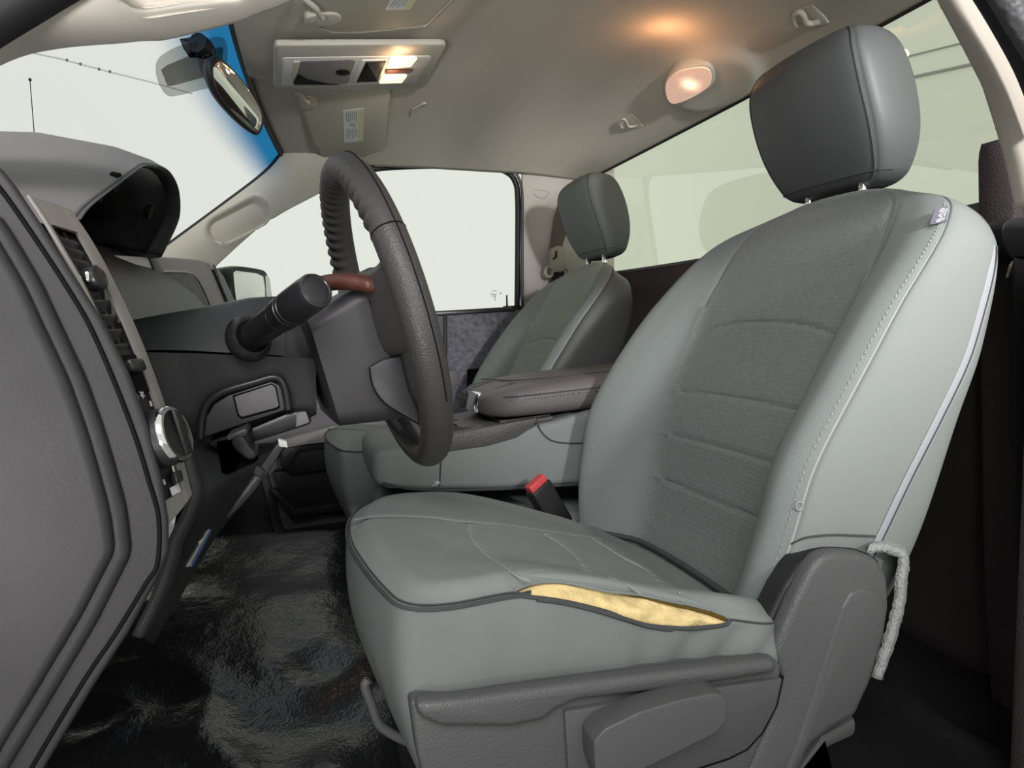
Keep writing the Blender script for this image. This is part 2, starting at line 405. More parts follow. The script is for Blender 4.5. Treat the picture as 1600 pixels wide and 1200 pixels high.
# windshield
top = cat([Vector((head_x(Y), Y, head_z(Y)-.002)) for Y in [lerp(.50, 2.07, j/10) for j in range(11)]], 4)
basep = [(.44, -.50, .60), (.7, -.60, .60), (1.26, -.66, .60), (1.8, -.60, .60), (2.16, -.48, .59)]
bot = cat([Vector((x, y, z)) for y, x, z in basep], 10)
rows = []
for k in range(25):
    t = k/24
    rows.append([lerp(bot[j], top[j], t)+Vector((-.03*math.sin(math.pi*t), 0, .02*math.sin(math.pi*t))) for j in range(41)])
win1 = link('window_1', grid(rows), M['windscreen'], None, True, None, 'structure')
a = win1.data.attributes.new('shade', 'FLOAT', 'POINT')
for k in range(25):
    for j in range(41): a.data[k*41+j].value = k/24

# ------------------------------------------------------------------ passenger A-pillar trim (with a grip recess)
PY = 2.0
fr = cat([at(x, y, Y=PY+dy) for x, y, dy in [(452, 222, .0), (440, 243, .0), (410, 275, .03), (340, 328, .06), (245, 398, .09), (205, 430, .10)]], 22)
re = cat([at(x, y, Y=PY+dy) for x, y, dy in [(570, 255, .02), (505, 297, .06), (440, 332, .08), (392, 365, .10), (342, 410, .12), (300, 450, .12)]], 22)
rc = at(372, 343, Y=PY+.045); rdir = (at(420, 322, Y=PY+.045)-at(325, 368, Y=PY+.055)).normalized()
rows = []
nn = Vector((.25, -1, .25)).normalized()
for i in range(len(fr)):
    row = []
    for k in range(65):
        t = k/64; p = lerp(fr[i], re[i], t) + nn*.028*math.sin(math.pi*t)**.8
        q = p-rc; al = q.dot(rdir); ac = (q-rdir*al-nn*(q-rdir*al).dot(nn)).length
        d = max(0, abs(al)-.052); rr = math.hypot(d, ac)
        p -= nn*(.024*(1-sstep(.027, .036, rr)) - .004*math.exp(-((rr-.038)/.004)**2))
        row.append(p)
    rows.append(row)
loft('trim_3', rows, M['pod'], None, False, False, 50, 'structure', .006)
tube('trim_4', [p+Vector((-.004, .004, .0)) for p in fr], .0065, M['rubber'], None, 8, kind='structure')       # black edge of the windscreen
hd = [Vector((head_x(Y)-.004, Y, head_z(Y)-.004)) for Y in [lerp(.55, 1.99, j/30) for j in range(31)]]
tube('trim_5', hd, .0065, M['rubber'], None, 8, kind='structure')

# ------------------------------------------------------------------ driver A-pillar trim with its grip opening, close to the camera
AY = .62
lo = cat([at(-620, 420, Y=.56), at(-330, 280, Y=.59)]+ats([(-120, 178), (0, 103), (94, 76), (250, 64), (300, 54), (375, 34), (460, 0), (540, -45)], Y=AY)+[Vector((.07, .60, .86)), Vector((.16, .57, .96))], 8)
hi = cat([at(-620, 330, Y=.48), at(-330, 215, Y=.50)]+ats([(-120, 120), (-10, 52), (40, 22), (90, -8), (150, -40), (230, -70), (340, -110), (420, -140)], Y=AY-.10)+[Vector((.05, .51, .90)), Vector((.14, .50, 1.0))], 8)
gc = at(292, -18, Y=AY-.03); gd = (at(375, -28, Y=AY-.03)-at(215, 8, Y=AY-.03)).normalized()
gn = Vector((.0, -1, -.1)).normalized(); gu = gn.cross(gd).normalized()
rows = []
for i in range(len(lo)):
    row = []
    for k in range(41):
        t = k/40; p = lerp(lo[i], hi[i], t) + Vector((0, -1, -.55)).normalized()*.020*math.sin(math.pi*min(1, t*1.1))**.7
        q = p-gc; rr = math.hypot(max(0, abs(q.dot(gd))-.030), q.dot(gu))
        p += gn*.003*math.exp(-((rr-.026)/.0055)**2) - gn*.028*(1-sstep(.014, .023, rr))
        row.append(p)
    rows.append(row)
bm = grid(rows)
bmesh.ops.delete(bm, geom=[f for f in bm.faces if (lambda q: math.hypot(max(0, abs(q.dot(gd))-.030), q.dot(gu)))(f.calc_center_median()-gc-gn*-.028) < .0115], context='FACES')
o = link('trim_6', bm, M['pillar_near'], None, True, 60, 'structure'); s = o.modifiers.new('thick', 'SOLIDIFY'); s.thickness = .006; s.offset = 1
tube('trim_7', [p+Vector((0, -.004, .008)) for p in hi], .016, M['rubber'], None, 10, kind='structure')

# ------------------------------------------------------------------ passenger side: door, glass, B-pillar trim
def dy(X): return 2.08 - .12*sstep(.25, -.35, X)          # the cab narrows towards the front
def side(px, py, off=0.0):
    p = at(px, py, Y=2.08)
    for _ in range(6): p = at(px, py, Y=dy(p.x)+off)
    return p
# glass
gl = [side(x, y, .05) for x, y in [(330, 425), (430, 330), (505, 288), (560, 262), (640, 252), (740, 252), (790, 258), (818, 282), (822, 330), (822, 488), (690, 494), (500, 500), (340, 500)]]
win3 = slab('window_3', gl, (0, .004, 0), M['sideglass'], None, 0, kind='structure')
# rubber frame round the opening: top, right and belt
ring = [side(x, y, .02) for x, y in [(498, 300), (540, 275), (600, 262), (700, 259), (765, 262), (790, 268), (804, 282), (809, 310), (809, 400), (808, 484)]]
tube('trim_8', ring, .009, M['rubber'], None, 8, 8, kind='structure')
ring2 = [side(x, y, -.005) for x, y in [(560, 262), (610, 254), (700, 251), (768, 254), (796, 262), (811, 280), (816, 310), (816, 400), (816, 486)]]
tube('trim_9', ring2, .0045, M['softblack'], None, 8, 8, kind='structure')
# B-pillar trim
bp = [side(x, y, .0) for x, y in [(817, 268), (870, 266), (960, 264), (960, 480), (900, 482), (816, 480), (814, 400), (816, 320)]]
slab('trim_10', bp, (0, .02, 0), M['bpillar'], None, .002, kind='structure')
bpl = cat([side(x, y, -.001) for x, y in [(833, 297), (843, 297), (855, 299), (856, 304), (849, 310), (840, 308), (834, 302)]], 4)
tube('trim_11', bpl, .0011, M['belt_plastic'], None, 5, kind='structure')
slab('wall_right', [side(x, y, .012) for x, y in [(790, 478), (1020, 470), (1020, 1000), (790, 1000)]], (0, .03, 0), M['carpet'], None, 0, kind='structure')
door = thing('door_1', (.3, 2.08, .0), None, None); door['kind'] = 'structure'
def dslab(name, pts, depth, m, off=0.0, bev=.003, n=0, par=door):
    return slab(name, [side(x, y, off) for x, y in pts], (0, depth, 0), m, par, bev, n=n)
dslab('belt_rail', [(600, 489), (700, 485), (800, 479), (806, 486), (700, 493), (600, 498)], .05, M['softblack'], -.008)
dslab('door_panel', [(330, 480), (698, 488), (700, 640), (690, 1000), (330, 1000)], .04, M['door_plastic'], 0)
dslab('carpet_panel', [(698, 492), (806, 484), (818, 484), (818, 700), (696, 700)], .03, M['door_carpet'], -.004)
dslab('panel_seam', [(693, 490), (699, 490), (699, 640), (694, 640)], .01, M['rubber'], -.009, .001)
dslab('pull_pocket', [(731, 577), (770, 574), (775, 590), (765, 640), (728, 640)], .012, M['void'], -.010, .002)
dslab('switch_panel', [(690, 580), (712, 578), (717, 584), (716, 600), (705, 612), (690, 612)], .012, M['door_plastic'], -.012, .003)
# armrest and map pocket of the door, low in the footwell
arm = [(395, 700), (440, 688), (520, 666), (600, 655), (660, 655), (660, 676), (545, 686), (447, 700)]
dslab('armrest', arm, .10, M['dash_face'], -.085, .004)
dslab('armrest_front', [(440, 699), (545, 686), (620, 678), (620, 740), (560, 728), (455, 742), (438, 728)], .08, M['black'], -.075, .004)
tube('speaker_rim', [side(x, y, -.080) for x, y in [(455, 725), (466, 706), (480, 702), (515, 699), (530, 704), (541, 716)]], .004, M['softblack'], door, 6, 6)
dslab('map_pocket', [(426, 738), (560, 722), (575, 800), (470, 808), (440, 776)], .05, M['black'], -.055, .006)
dslab('pocket_lip', [(422, 766), (430, 764), (462, 797), (545, 785), (545, 796), (458, 809)], .03, M['dash'], -.075, .003)
# lock pin and etched mark
slab('lock_pin', [side(x, y, .012) for x, y in [(791, 461), (793, 461), (794, 482), (791, 482)]], (0, .003, 0), M['black'], door, .0006)
for i, (x0, x1, y) in enumerate([(768, 776, 454), (766, 776, 459), (768, 775, 462)]):
    slab('etched_line', [side(x0, y, .047), side(x1, y, .047), side(x1, y+.9, .047), side(x0, y+.9, .047)], (0, .0005, 0), M['frit'], door, 0)
slab('etched_line', [side(773, 461, .047), side(773.8, 461, .047), side(773.8, 470, .047), side(773, 470, .047)], (0, .0005, 0), M['frit'], door, 0)
link('etched_dot', lathe_bm(side(782, 458, .047), side(782, 458, .0475), [(0, .0022), (1, .0022)], 10), M['frit'], door)
# kick panel, sill and hinge strip of the passenger footwell
slab('trim_12', [side(x, y, -.02) for x, y in [(300, 640), (398, 690), (442, 850), (480, 866), (480, 900), (260, 900)]], (0, .06, 0), M['black'], None, .004, kind='structure')
slab('trim_13', [side(x, y, -.03) for x, y in [(396, 700), (408, 700), (448, 846), (432, 850)]], (0, .02, 0), M['column'], None, .004, kind='structure')
slab('trim_14', [side(x, y, -.05) for x, y in [(230, 893), (300, 885), (480, 864), (580, 856), (580, 884), (300, 905), (230, 915)]], (0, .09, 0), M['black'], None, .006, kind='structure')
tube('trim_15', [side(x, y, -.052) for x, y in [(300, 892), (380, 882), (480, 871), (560, 864)]], .003, M['column'], None, 6, kind='structure')

# ------------------------------------------------------------------ driver B-pillar, right edge of the picture
BY = .52
bp = [at(x, y, Y=BY) for x, y in [(1455, -80), (1495, 0), (1527, 60), (1560, 125), (1582, 195), (1597, 250), (1612, 320), (1665, 330), (1660, 250), (1625, 175), (1600, 130), (1572, 65), (1538, -5), (1500, -80)]]
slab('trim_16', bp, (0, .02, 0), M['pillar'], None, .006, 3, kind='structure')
tube('trim_23', [(.10, .52, .955), (.16, .50, 1.0), (.30, .49, 1.02), (.45, .49, 1.0), (.55, .50, .95)], .018, M['pillar'], None, 12, 6, kind='structure')
b0_ = at(1668, 320, Y=BY); slab('trim_24', [(b0_.x, BY, -.02), (b0_.x+.12, BY, -.02), (b0_.x+.12, BY, b0_.z+.02), (b0_.x-.01, BY, b0_.z+.02)], (0, .03, 0), M['carpet'], None, .008, kind='structure')
tube('trim_17', ats([(1490, -90), (1530, -25), (1568, 38), (1606, 110), (1640, 200)], Y=BY-.03), .0095, M['rubber'], None, 10, 6, kind='structure')
tube('trim_18', ats([(1508, -90), (1556, -25), (1594, 38), (1635, 110), (1660, 200)], Y=BY-.05), .011, M['leather_dark'], None, 10, 6, kind='structure')
slab('trim_19', ats([(1583, 205), (1600, 262), (1606, 340), (1700, 340), (1700, 1230), (1606, 1230), (1590, 900), (1586, 560), (1584, 340)], Y=.66), (0, .05, 0), M['carpet'], None, .008, kind='structure')

# ------------------------------------------------------------------ seats
# seat back: sections between a front crest line and a rear line, closed rings
FRONT = [(.185, .412), (.27, .424), (.30, .430), (.37, .446), (.44, .484), (.53, .545), (.575, .580), (.63, .618), (.66, .645), (.682, .680)]     # z, x of the bolster crest
REAR = [(.185, .590), (.268, .609), (.338, .626), (.415, .647), (.479, .672), (.533, .686), (.582, .690), (.625, .688), (.650, .690), (.662, .692)]
HALF = [(.185, .235), (.27, .266), (.36, .280), (.475, .282), (.575, .268), (.63, .248), (.66, .215), (.682, .135)]
RING = [(0, 1.03, 'b'), (-.5, 1.02, 'b'), (-.80, 1.0, 'b'), (-.935, .90, 'b'), (-.985, .70, 's'), (-1.0, .42, 's'), (-.99, .18, 's'), (-.955, .05, 'p'), (-.86, -.04, 'f'), (-.72, .08, 'f'),
        (-.64, .33, 'i'), (-.38, .40, 'i'), (0, .42, 'i'), (.32, .40, 'i'), (.51, .34, 'i'), (.72, .08, 'f'), (.86, -.04, 'f'), (.955, .05, 'p'), (.99, .18, 's'), (1.0, .42, 's'), (.985, .70, 's'), (.935, .90, 'b'), (.80, 1.0, 'b'), (.5, 1.02, 'b')]
FADE = [(.18, .8), (.25, 1.0), (.35, 1.0), (.475, .82), (.56, .50), (.64, .14), (.69, .02)]
SUB = 8
def build_back(root, yc, dx, dz, arch, seams, mats, sidecol):
    NR = 190; n = len(RING)
    Z0, Z1 = FRONT[0][0], FRONT[-1][0]
    rows = []; info = []
    zs = [lerp(Z0, Z1, 1-(1-i/(NR-1))**1.35) for i in range(NR)]
    for i, z in enumerate(zs):
        xf = itp(FRONT, z); tr = (z-Z0)/(Z1-Z0); zr = lerp(REAR[0][0], REAR[-1][0], tr); xr = itp(REAR, zr); w = itp(HALF, z)
        fade = itp(FADE, z); cy = yc-.015-.014*sstep(.5, .66, z)
        pts = []
        for a, d, r in RING:
            dd = d
            if abs(a) < .8 and d < .6: dd = d*fade
            droop = .020*sstep(.56, .68, z)*abs(a)**2.6     # shoulders fall away
            pts.append(Vector((xf+(xr-xf)*dd, cy+a*w, lerp(z, zr, max(0, dd))-droop)))
        rows.append(cat(pts, SUB, True))
    m = len(rows[0])
    # seam grooves
    def col(k): return k*SUB
    IL, IR = col(10), col(14); PL, PR = col(7), col(17); ZL, ZR = col(4), col(20)
    ctr = [sum((p for p in r), Vector())/m for r in rows]
    out = []
    for i, r in enumerate(rows):
        nr = []
        for j, p in enumerate(r):
            du = r[(j+1) % m]-r[j-1]; dv = rows[min(i+1, NR-1)][j]-rows[max(i-1, 0)][j]
            nrm = du.cross(dv).normalized()
            if nrm.dot(p-ctr[i]) < 0: nrm = -nrm
            g = 0
            if j in (IL, IR): g += .0012
            if j in (PL, PR): g += .003
            if IL < j < IR:
                u = (j-(IL+IR)/2)/((IR-IL)/2)
                for k, (sz, cv) in enumerate(seams):
                    d = zs[i]-(sz+cv*(1-u*u)); g += .0026*math.exp(-(d/.0024)**2)*(1-abs(u)**8)
            nr.append(p-nrm*g)
        out.append(nr)
    verts = out
    def part(name, sel, mt, cap=None):
        bm = bmesh.new(); vm = {}
        def v(i, j):
            k = (i, j % m)
            if k not in vm: vm[k] = bm.verts.new(verts[i][j % m]+Vector((dx, 0, dz)))
            return vm[k]
        for i in range(NR-1):
            for j in range(m):
                if sel(i, j): bm.faces.new((v(i, j), v(i, j+1), v(i+1, j+1), v(i+1, j)))
        if cap: bm.faces.new([v(NR-1, j) for j in range(m)]); bm.faces.new([v(0, j) for j in range(m)])
        return link(name, bm, mt, root, True)
    isin = lambda j: IL <= j < IR
    isfront = lambda j: PL <= j < IL or IR <= j < PR
    bm_all = part('backrest', lambda i, j: not isin(j) and not isfront(j), mats['side'], True)
    part('bolster', lambda i, j: PL <= j < IL, mats['seat'])
    part('bolster', lambda i, j: IR <= j < PR, mats['seat'])
    edges = [Z0-1]+[s[0] for s in seams[::-1]]+[Z1+1]
    cvs = [0]+[s[1] for s in seams[::-1]]+[0]
    for k in range(len(edges)-1):
        def sel(i, j, k=k):
            if not isin(j): return False
            u = (j+.5-(IL+IR)/2)/((IR-IL)/2); zc = (zs[i]+zs[i+1])/2
            return edges[k]+cvs[k]*(1-u*u) <= zc < edges[k+1]+cvs[k+1]*(1-u*u)
        part('insert_panel', sel, mats['insert'])
    P = lambda i, j: verts[i][j % m]+Vector((dx, 0, dz))
    return P, NR, m, dict(IL=IL, IR=IR, PL=PL, PR=PR, ZL=ZL, ZR=ZR), zs

def build_headrest(root, yc, dx, dz, mv, scale=1.0):
    PR = [(.688, .712, .745, .066), (.694, .702, .757, .088), (.708, .692, .766, .104), (.75, .670, .772, .119), (.80, .650, .765, .122), (.845, .640, .748, .118), (.870, .646, .732, .106), (.882, .658, .718, .082), (.887, .672, .706, .050)]
    yc += .006
    RG = [(0, 1.0), (-.5, .97), (-.85, .82), (-.985, .52), (-.985, .22), (-.90, .05), (-.62, -.03), (0, -.07), (.62, -.03), (.90, .05), (.985, .22), (.985, .52), (.85, .82), (.5, .97)]
    rows = []; NR = 60
    for i in range(NR):
        t = i/(NR-1); t = t-.10*math.sin(2*math.pi*t)*.9; z = lerp(PR[0][0], PR[-1][0], t); xf, xr, w = itp(PR, z)
        rows.append(cat([Vector((xf+(xr-xf)*d+dx, yc+a*w*scale, z+dz)) for a, d in RG], 8, True))
    m = len(rows[0]); sl, sr = 5*8, 9*8
    for i in range(4, NR-4):
        for j in (sl, sr):
            c = sum(rows[i], Vector())/m; rows[i][j] = rows[i][j]+(c-rows[i][j]).normalized()*.0025
    h = link('headrest', grid(rows, True, True, True), mv, root, True)
    tube('seam', [rows[9][j]+(rows[9][j]-sum(rows[9], Vector())/m).normalized()*.0005 for j in range(sl-10, sr+11)], .0012, M['welt'], root, 5)
    for j in (sl+1, sr-1):
        pts = [rows[i][j]+(rows[i][j]-sum(rows[i], Vector())/m).normalized()*.0006 for i in range(5, NR-6)]
        tube('seam', pts, .0011, M['welt'], root, 5)
    return rows

def stitch(name, pts, root, every=2, r=.0009, m=None):
    """row of separate stitches along a line, one part"""
    bm = bmesh.new(); P = pts
    for i in range(0, len(P)-1, every): tube_bm([P[i], lerp(P[i], P[i+1], .75)], r, 5, bm)
    link(name, bm, m or M['thread'], root, True, 50)

def inpoly(x, y, P):
    c = False; n = len(P); j = n-1
    for i in range(n):
        if (P[i][1] > y) != (P[j][1] > y) and x < (P[j][0]-P[i][0])*(y-P[i][1])/(P[j][1]-P[i][1])+P[i][0]: c = not c
        j = i
    return c

def snap(bm, T):
    """pull the ragged border of the tear onto its outline"""
    for v in bm.verts:
        x, y = pj(v.co)
        if not inpoly(x, y, T): continue
        best = None
        for i in range(len(T)):
            a, b = T[i], T[(i+1) % len(T)]; dx, dy = b[0]-a[0], b[1]-a[1]
            t = min(1, max(0, ((x-a[0])*dx+(y-a[1])*dy)/(dx*dx+dy*dy))); q = (a[0]+t*dx, a[1]+t*dy)
            d = (q[0]-x)**2+(q[1]-y)**2
            if best is None or d < best[0]: best = (d, q)
        v.co = at(*best[1], Y=v.co.y)

# cushion: nested rings from the skirt up over the top seam to the middle
OUT = [(.402, -.300), (.34, -.304), (.25, -.302), (.155, -.298), (.100, -.300), (.068, -.292), (.055, -.255), (.043, -.18), (.036, -.10), (.040, -.03), (.055, .03), (.082, .08), (.125, .122), (.18, .147), (.25, .16), (.38, .168), (.48, .165), (.52, .08), (.52, -.05), (.48, -.22)]
def ctop(x, y, yn=0):
    c = itp([(.0, .296), (.06, .297), (.2, .274), (.35, .226), (.45, .190), (.55, .170)], x)
    b = .016*(sstep(.12, .25, abs(y+.04)))*sstep(.08, .2, x)
    near = itp([(.0, .0), (.15, .004), (.3, .012), (.41, .028), (.5, .03)], x)*sstep(-.14, -.29, y)
    far = -.012*sstep(.05, .22, y)
    return c+b+near+far
BORD = [(552, 812), (585, 807), (617, 806), (675, 808), (734, 815), (851, 829), (922, 839), (997, 846), (1060, 852)]
PANS = [[(734, 815), (736, 838), (760, 866), (800, 893), (828, 906)], [(845, 829), (895, 865), (945, 898), (1000, 925)], [(925, 840), (970, 868), (1020, 896), (1062, 925)]]
def build_cushion(root, yc, dx, dz, mats, torn=False):
    o2 = cat([Vector((x, y, 0)) for x, y in OUT], 20, True); m = len(o2)
    ctr = Vector((.29, -.04, 0))
    rings = []; NS = 24; NT = 62
    for k in range(NS+1):           # skirt
        t = k/NS; r = []
        for p in o2:
            nx = sstep(.12, .02, p.x)
            q = p.copy(); q.x += (1-t)*.040*nx; q.y += (1-t)*.012*(1 if p.y < 0 else -1)
            bul = .015*math.sin(math.pi*t)
            dirv = (p-ctr).normalized(); q += dirv*bul*(1 if t < 1 else 0)
            zt = ctop(p.x, p.y)-.012
            r.append(Vector((q.x, q.y, lerp(lerp(.120, .165, sstep(.05, .2, p.x)), zt, t))))
        rings.append(r)
    for k in range(1, NT+1):        # top, shrinking to the middle
        s = 1-k/NT*.985; e = 1-s; r = []
        for p in o2:
            q = ctr+(p-ctr)*s
            rim = .012*sstep(0, .10, e)
            r.append(Vector((q.x, q.y, ctop(q.x, q.y)-.012+rim)))
        rings.append(r)
    NR = len(rings)
    W = lambda v: Vector((v.x+dx, v.y+yc, v.z+dz))
    # seam lines on the top: long insert border, curved panel seams
    def onc_(px, py):
        z = .28
        for _ in range(8):
            p = at(px, py, Z=z); z = ctop(p.x, p.y-.84)
        return Vector((p.x, p.y-.84, 0))
    bord = cat([onc_(x, y) for x, y in BORD], 8)
    pan = [cat([onc_(x, y) for x, y in L], 6) for L in PANS]
    def sd(p, L): return min((Vector((p.x-q.x, p.y-q.y))).length for q in L)
    for k in range(NS+1, NR):
        for j, p in enumerate(rings[k]):
            d = sd(p, bord); g = .0032*math.exp(-(d/.0042)**2)
            for L in pan: g += .0024*math.exp(-(sd(p, L)/.005)**2)
            p.z -= g
    for j in range(m):
        rings[NS][j] += Vector((0, 0, -.003))
    if torn:   # creases pulled towards the torn seam on the near side
        for k in range(2, NS):
            for j, p in enumerate(rings[k]):
                if p.y < -.26:
                    t = k/NS
                    p.y += .006*math.exp(-((p.x-.30)/.07)**2)*math.sin(t*math.pi)*1.4
                    for x0, sl, am in ((.31, .55, .0035), (.345, .75, .003), (.38, .9, .0028), (.27, .2, .002)):
                        p.y += am*math.exp(-(((p.x-x0)-(t-.6)*.09*sl)/.009)**2)*sstep(.15, .5, t)*(1-sstep(.85, 1, t))
    hole = None
    TEAR = [(793, 928), (828, 913), (866, 909), (898, 913), (950, 924), (997, 929), (1039, 938), (1105, 953), (1140, 967), (1128, 974), (1072, 979), (1016, 975), (978, 965), (950, 954), (912, 944), (875, 936), (837, 931)]
    bmT, bmS, foam = bmesh.new(), bmesh.new(), bmesh.new()
    def mk(bm, k0, k1, skip=None):
        V = {}
        def v(k, j):
            j %= m
            if (k, j) not in V: V[(k, j)] = bm.verts.new(W(rings[k][j]))
            return V[(k, j)]
        for k in range(k0, k1):
            for j in range(m):
                c = (W(rings[k][j])+W(rings[k+1][(j+1) % m])+W(rings[k+1][j])+W(rings[k][(j+1) % m]))/4
                if skip and skip(c, k, j): continue
                bm.faces.new((v(k, j), v(k, j+1), v(k+1, j+1), v(k+1, j)))
    return rings, W, NS, NR, m, o2, bord, pan, TEAR, mk
def beyond(x, y, L):
    """on the passenger side of a seam line (local x, y)"""
    if x <= L[0].x: return y > L[0].y
    for i in range(len(L)-1):
        if L[i].x <= x <= L[i+1].x or L[i+1].x <= x <= L[i].x:
            return y > lerp(L[i].y, L[i+1].y, (x-L[i].x)/(L[i+1].x-L[i].x+1e-9))
    return y > L[-1].y

def seat(name, yc, dx, dz, label, seams, mats, torn, hz=.002):
    root = thing(name, (.28+dx, yc, 0), label, 'seat')
    P, NRb, mb, ix, zs = build_back(root, yc, dx, dz, None, seams, mats, None)
    hr = build_headrest(root, yc, dx, dz+hz, mats['head'])
    for s in (-1, 1):
        link('headrest_post', lathe_bm((.712+dx, yc+s*.052, .655+dz), (.706+dx, yc+s*.052, .712+dz), [(0, .0065), (1, .0065)], 14), M['chrome'], root)
    # piping along the near and far front edge of the back
    for c in ('PL', 'PR'):
        j = ix[c]; pts = [P(i, j) for i in range(4, NRb-6)]
        tube('piping', pts, .0016, mats['pipe'], root, 6)
    rings, W, NS, NR, m, o2, bord, pan, TEAR, mk = build_cushion(root, yc, dx, dz, mats, torn)
    if torn:
        bm = bmesh.new(); fside = lambda c: beyond(c.x-dx, c.y-yc, bord)
        mk(bm, NS, NR-1, lambda c, k, j: inpoly(*pj(c), TEAR) or fside(c)); bm.faces.new([bm.verts.new(W(rings[NR-1][j])) for j in range(m)])
        snap(bm, TEAR)
        bmesh.ops.remove_doubles(bm, verts=bm.verts, dist=.00005)
        # the darker worn cover and the lighter far bolster
        cu = link('cushion', bm, mats['ctop'], root, True)
        bm = bmesh.new(); mk(bm, NS, NR-1, lambda c, k, j: not fside(c)); link('cushion_bolster', bm, mats['seat'], root, True)
        bs = bmesh.new(); mk(bs, 0, NS, lambda c, k, j: inpoly(*pj(c), TEAR)); snap(bs, TEAR); link('cushion_skirt', bs, mats['skirt'], root, True)
        # foam showing through the split seam
        big = []
        cx = sum(p[0] for p in TEAR)/len(TEAR); cy = sum(p[1] for p in TEAR)/len(TEAR)
        for x, y in TEAR: big.append((cx+(x-cx)*1.05, cy+(y-cy)*1.6))
        bf = bmesh.new(); 
        def keep(c, k, j):
            x, y = pj(c)
            if inpoly(x, y, TEAR): return False
            for i in range(len(TEAR)):
                a, b = TEAR[i], TEAR[(i+1) % len(TEAR)]; dx, dy = b[0]-a[0], b[1]-a[1]
                t = min(1, max(0, ((x-a[0])*dx+(y-a[1])*dy)/(dx*dx+dy*dy)))
                if (a[0]+t*dx-x)**2+(a[1]+t*dy-y)**2 < 144: return False
            return True
        mk(bf, NS-9, NR-1, keep)
        bmesh.ops.subdivide_edges(bf, edges=list(bf.edges), cuts=1, use_grid_fill=True)
        for v in bf.verts:
            q = v.co*70
            v.co += Vector((.0, .0015, -.0028)) + Vector((0, .3, 1))*(.0012*pnoise(q)+.0008*pnoise(q*2.7))
        seen = set(); parts = []
        for v in bf.verts:
            if v in seen: continue
            st, comp = [v], []
            seen.add(v)
            while st:
                q = st.pop(); comp.append(q)
                for e in q.link_edges:
                    o_ = e.other_vert(q)
                    if o_ not in seen: seen.add(o_); st.append(o_)
            parts.append(comp)
        parts.sort(key=len); bmesh.ops.delete(bf, geom=[v for c in parts[:-1] for v in c], context='VERTS')
        link('torn_foam', bf, M['foam'], root, True)
        # frayed lips of the tear
        def onsurf(px, py):
            best = None
            for k in range(NS-8, NS+22):
                for j in range(0, 100):
                    p = W(rings[k][j]); a = pj(p); d = (a[0]-px)**2+(a[1]-py)**2
                    if p.y < yc-.15 and (best is None or d < best[0]): best = (d, p)
            return at(px, py, Y=best[1].y)
        lower = [onsurf(x, y) for x, y in [(793, 929), (837, 932), (875, 937), (912, 945), (950, 955), (978, 966), (1016, 976), (1072, 980), (1128, 975), (1140, 968)]]
        upper = [onsurf(x, y) for x, y in [(793, 928), (828, 913), (866, 909), (898, 913), (950, 924), (997, 929), (1039, 938), (1105, 953), (1140, 967)]]
        tube('torn_lip', [p+Vector((0, -.001, -.0006)) for p in cat(lower, 6)], .0019, M['welt'], root, 7)
        tube('torn_lip', cat(upper, 6), .0013, mats['seat'], root, 7)
        tube('torn_welt', [onsurf(x, y)+Vector((0, -.001, 0)) for x, y in [(838, 936), (880, 942), (925, 952), (965, 964), (1000, 975), (1035, 982), (1050, 983)]], .0017, M['welt'], root, 7, 6)
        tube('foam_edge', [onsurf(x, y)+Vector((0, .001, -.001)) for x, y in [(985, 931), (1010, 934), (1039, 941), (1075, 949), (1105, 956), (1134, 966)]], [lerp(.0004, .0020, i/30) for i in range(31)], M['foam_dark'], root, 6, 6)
        tube('torn_hem', [onsurf(x, y)+Vector((0, .004, -.0035)) for x, y in [(690, 944), (760, 920), (800, 908), (850, 901), (930, 908), (1010, 923), (1090, 941), (1145, 958)]],
             [lerp(.001, .0065, math.sin(math.pi*i/42)**.6) for i in range(43)], mats['ctop'], root, 10, 6)
    else:
        bm = bmesh.new(); mk(bm, NS, NR-1); bm.faces.new([bm.verts.new(W(rings[NR-1][j])) for j in range(m)])
        bmesh.ops.remove_doubles(bm, verts=bm.verts, dist=.00005)
        link('cushion', bm, mats['ctop'], root, True)
        bs = bmesh.new(); mk(bs, 0, NS); link('cushion_skirt', bs, mats['skirt'], root, True)
    sf = lambda v, e=.0004: W(Vector((v.x, v.y, ctop(v.x, v.y)+e)))
    tube('border_seam', [sf(v, -.0008) for v in bord], .0012, mats['ctop'] if torn else mats['pipe'], root, 6)
    for L in pan: tube('panel_seam', [sf(v, -.0012) for v in L], .0008, mats['seamc'], root, 5)
    # welt along the top seam of the cushion: near side, round the front
    jn = [j for j in range(m) if o2[j].x < .47]
    a0 = 0; pts = [W(rings[NS][j])+Vector((0, 0, .0015)) for j in range(56 if torn else 0, int(m*.50), 2)]
    tube('welt', pts, .0019, M['welt'] if torn else mats['pipe'], root, 6)
    if torn:
        off = [W(lerp(rings[NS][j], rings[NS+1][j], .75))+Vector((0, 0, .001)) for j in range(56, int(m*.45), 2)]
        tube('welt', [W(rings[NS][j])+Vector((0, -.0004, .001)) for j in range(0, 18)], .0010, M['welt'], root, 5)
        tube('welt', off, .0011, M['welt'], root, 5)
    return root, P, NRb, mb, ix, zs, rings, W, NS, m

zseam = [(.492, .026), (.414, .004), (.352, .0), (.287, -.004)]
D = seat('driver_seat', .84, 0, 0, 'grey cloth driver seat with a torn cushion edge showing yellow foam',
     zseam, dict(side=M['seat_side'], skirt=M['skirt'], seamc=M['thread'], seat=M['seat'], insert=M['insert'], head=M['vinyl'], ctop=M['cush_top'], pipe=M['thread']), True)
droot, P, NRb, mb, ix, zs, rings, W, NS, m = D
# far cushion bolster of the driver seat stands out lighter: thin cover strip outside the border seam
# double stitching beside the near piping
stitch('stitching', cat([P(i, ix['PL']+2)+Vector((-.0006, -.0003, 0)) for i in range(8, NRb-26)], 1), droot, 2, .0006)
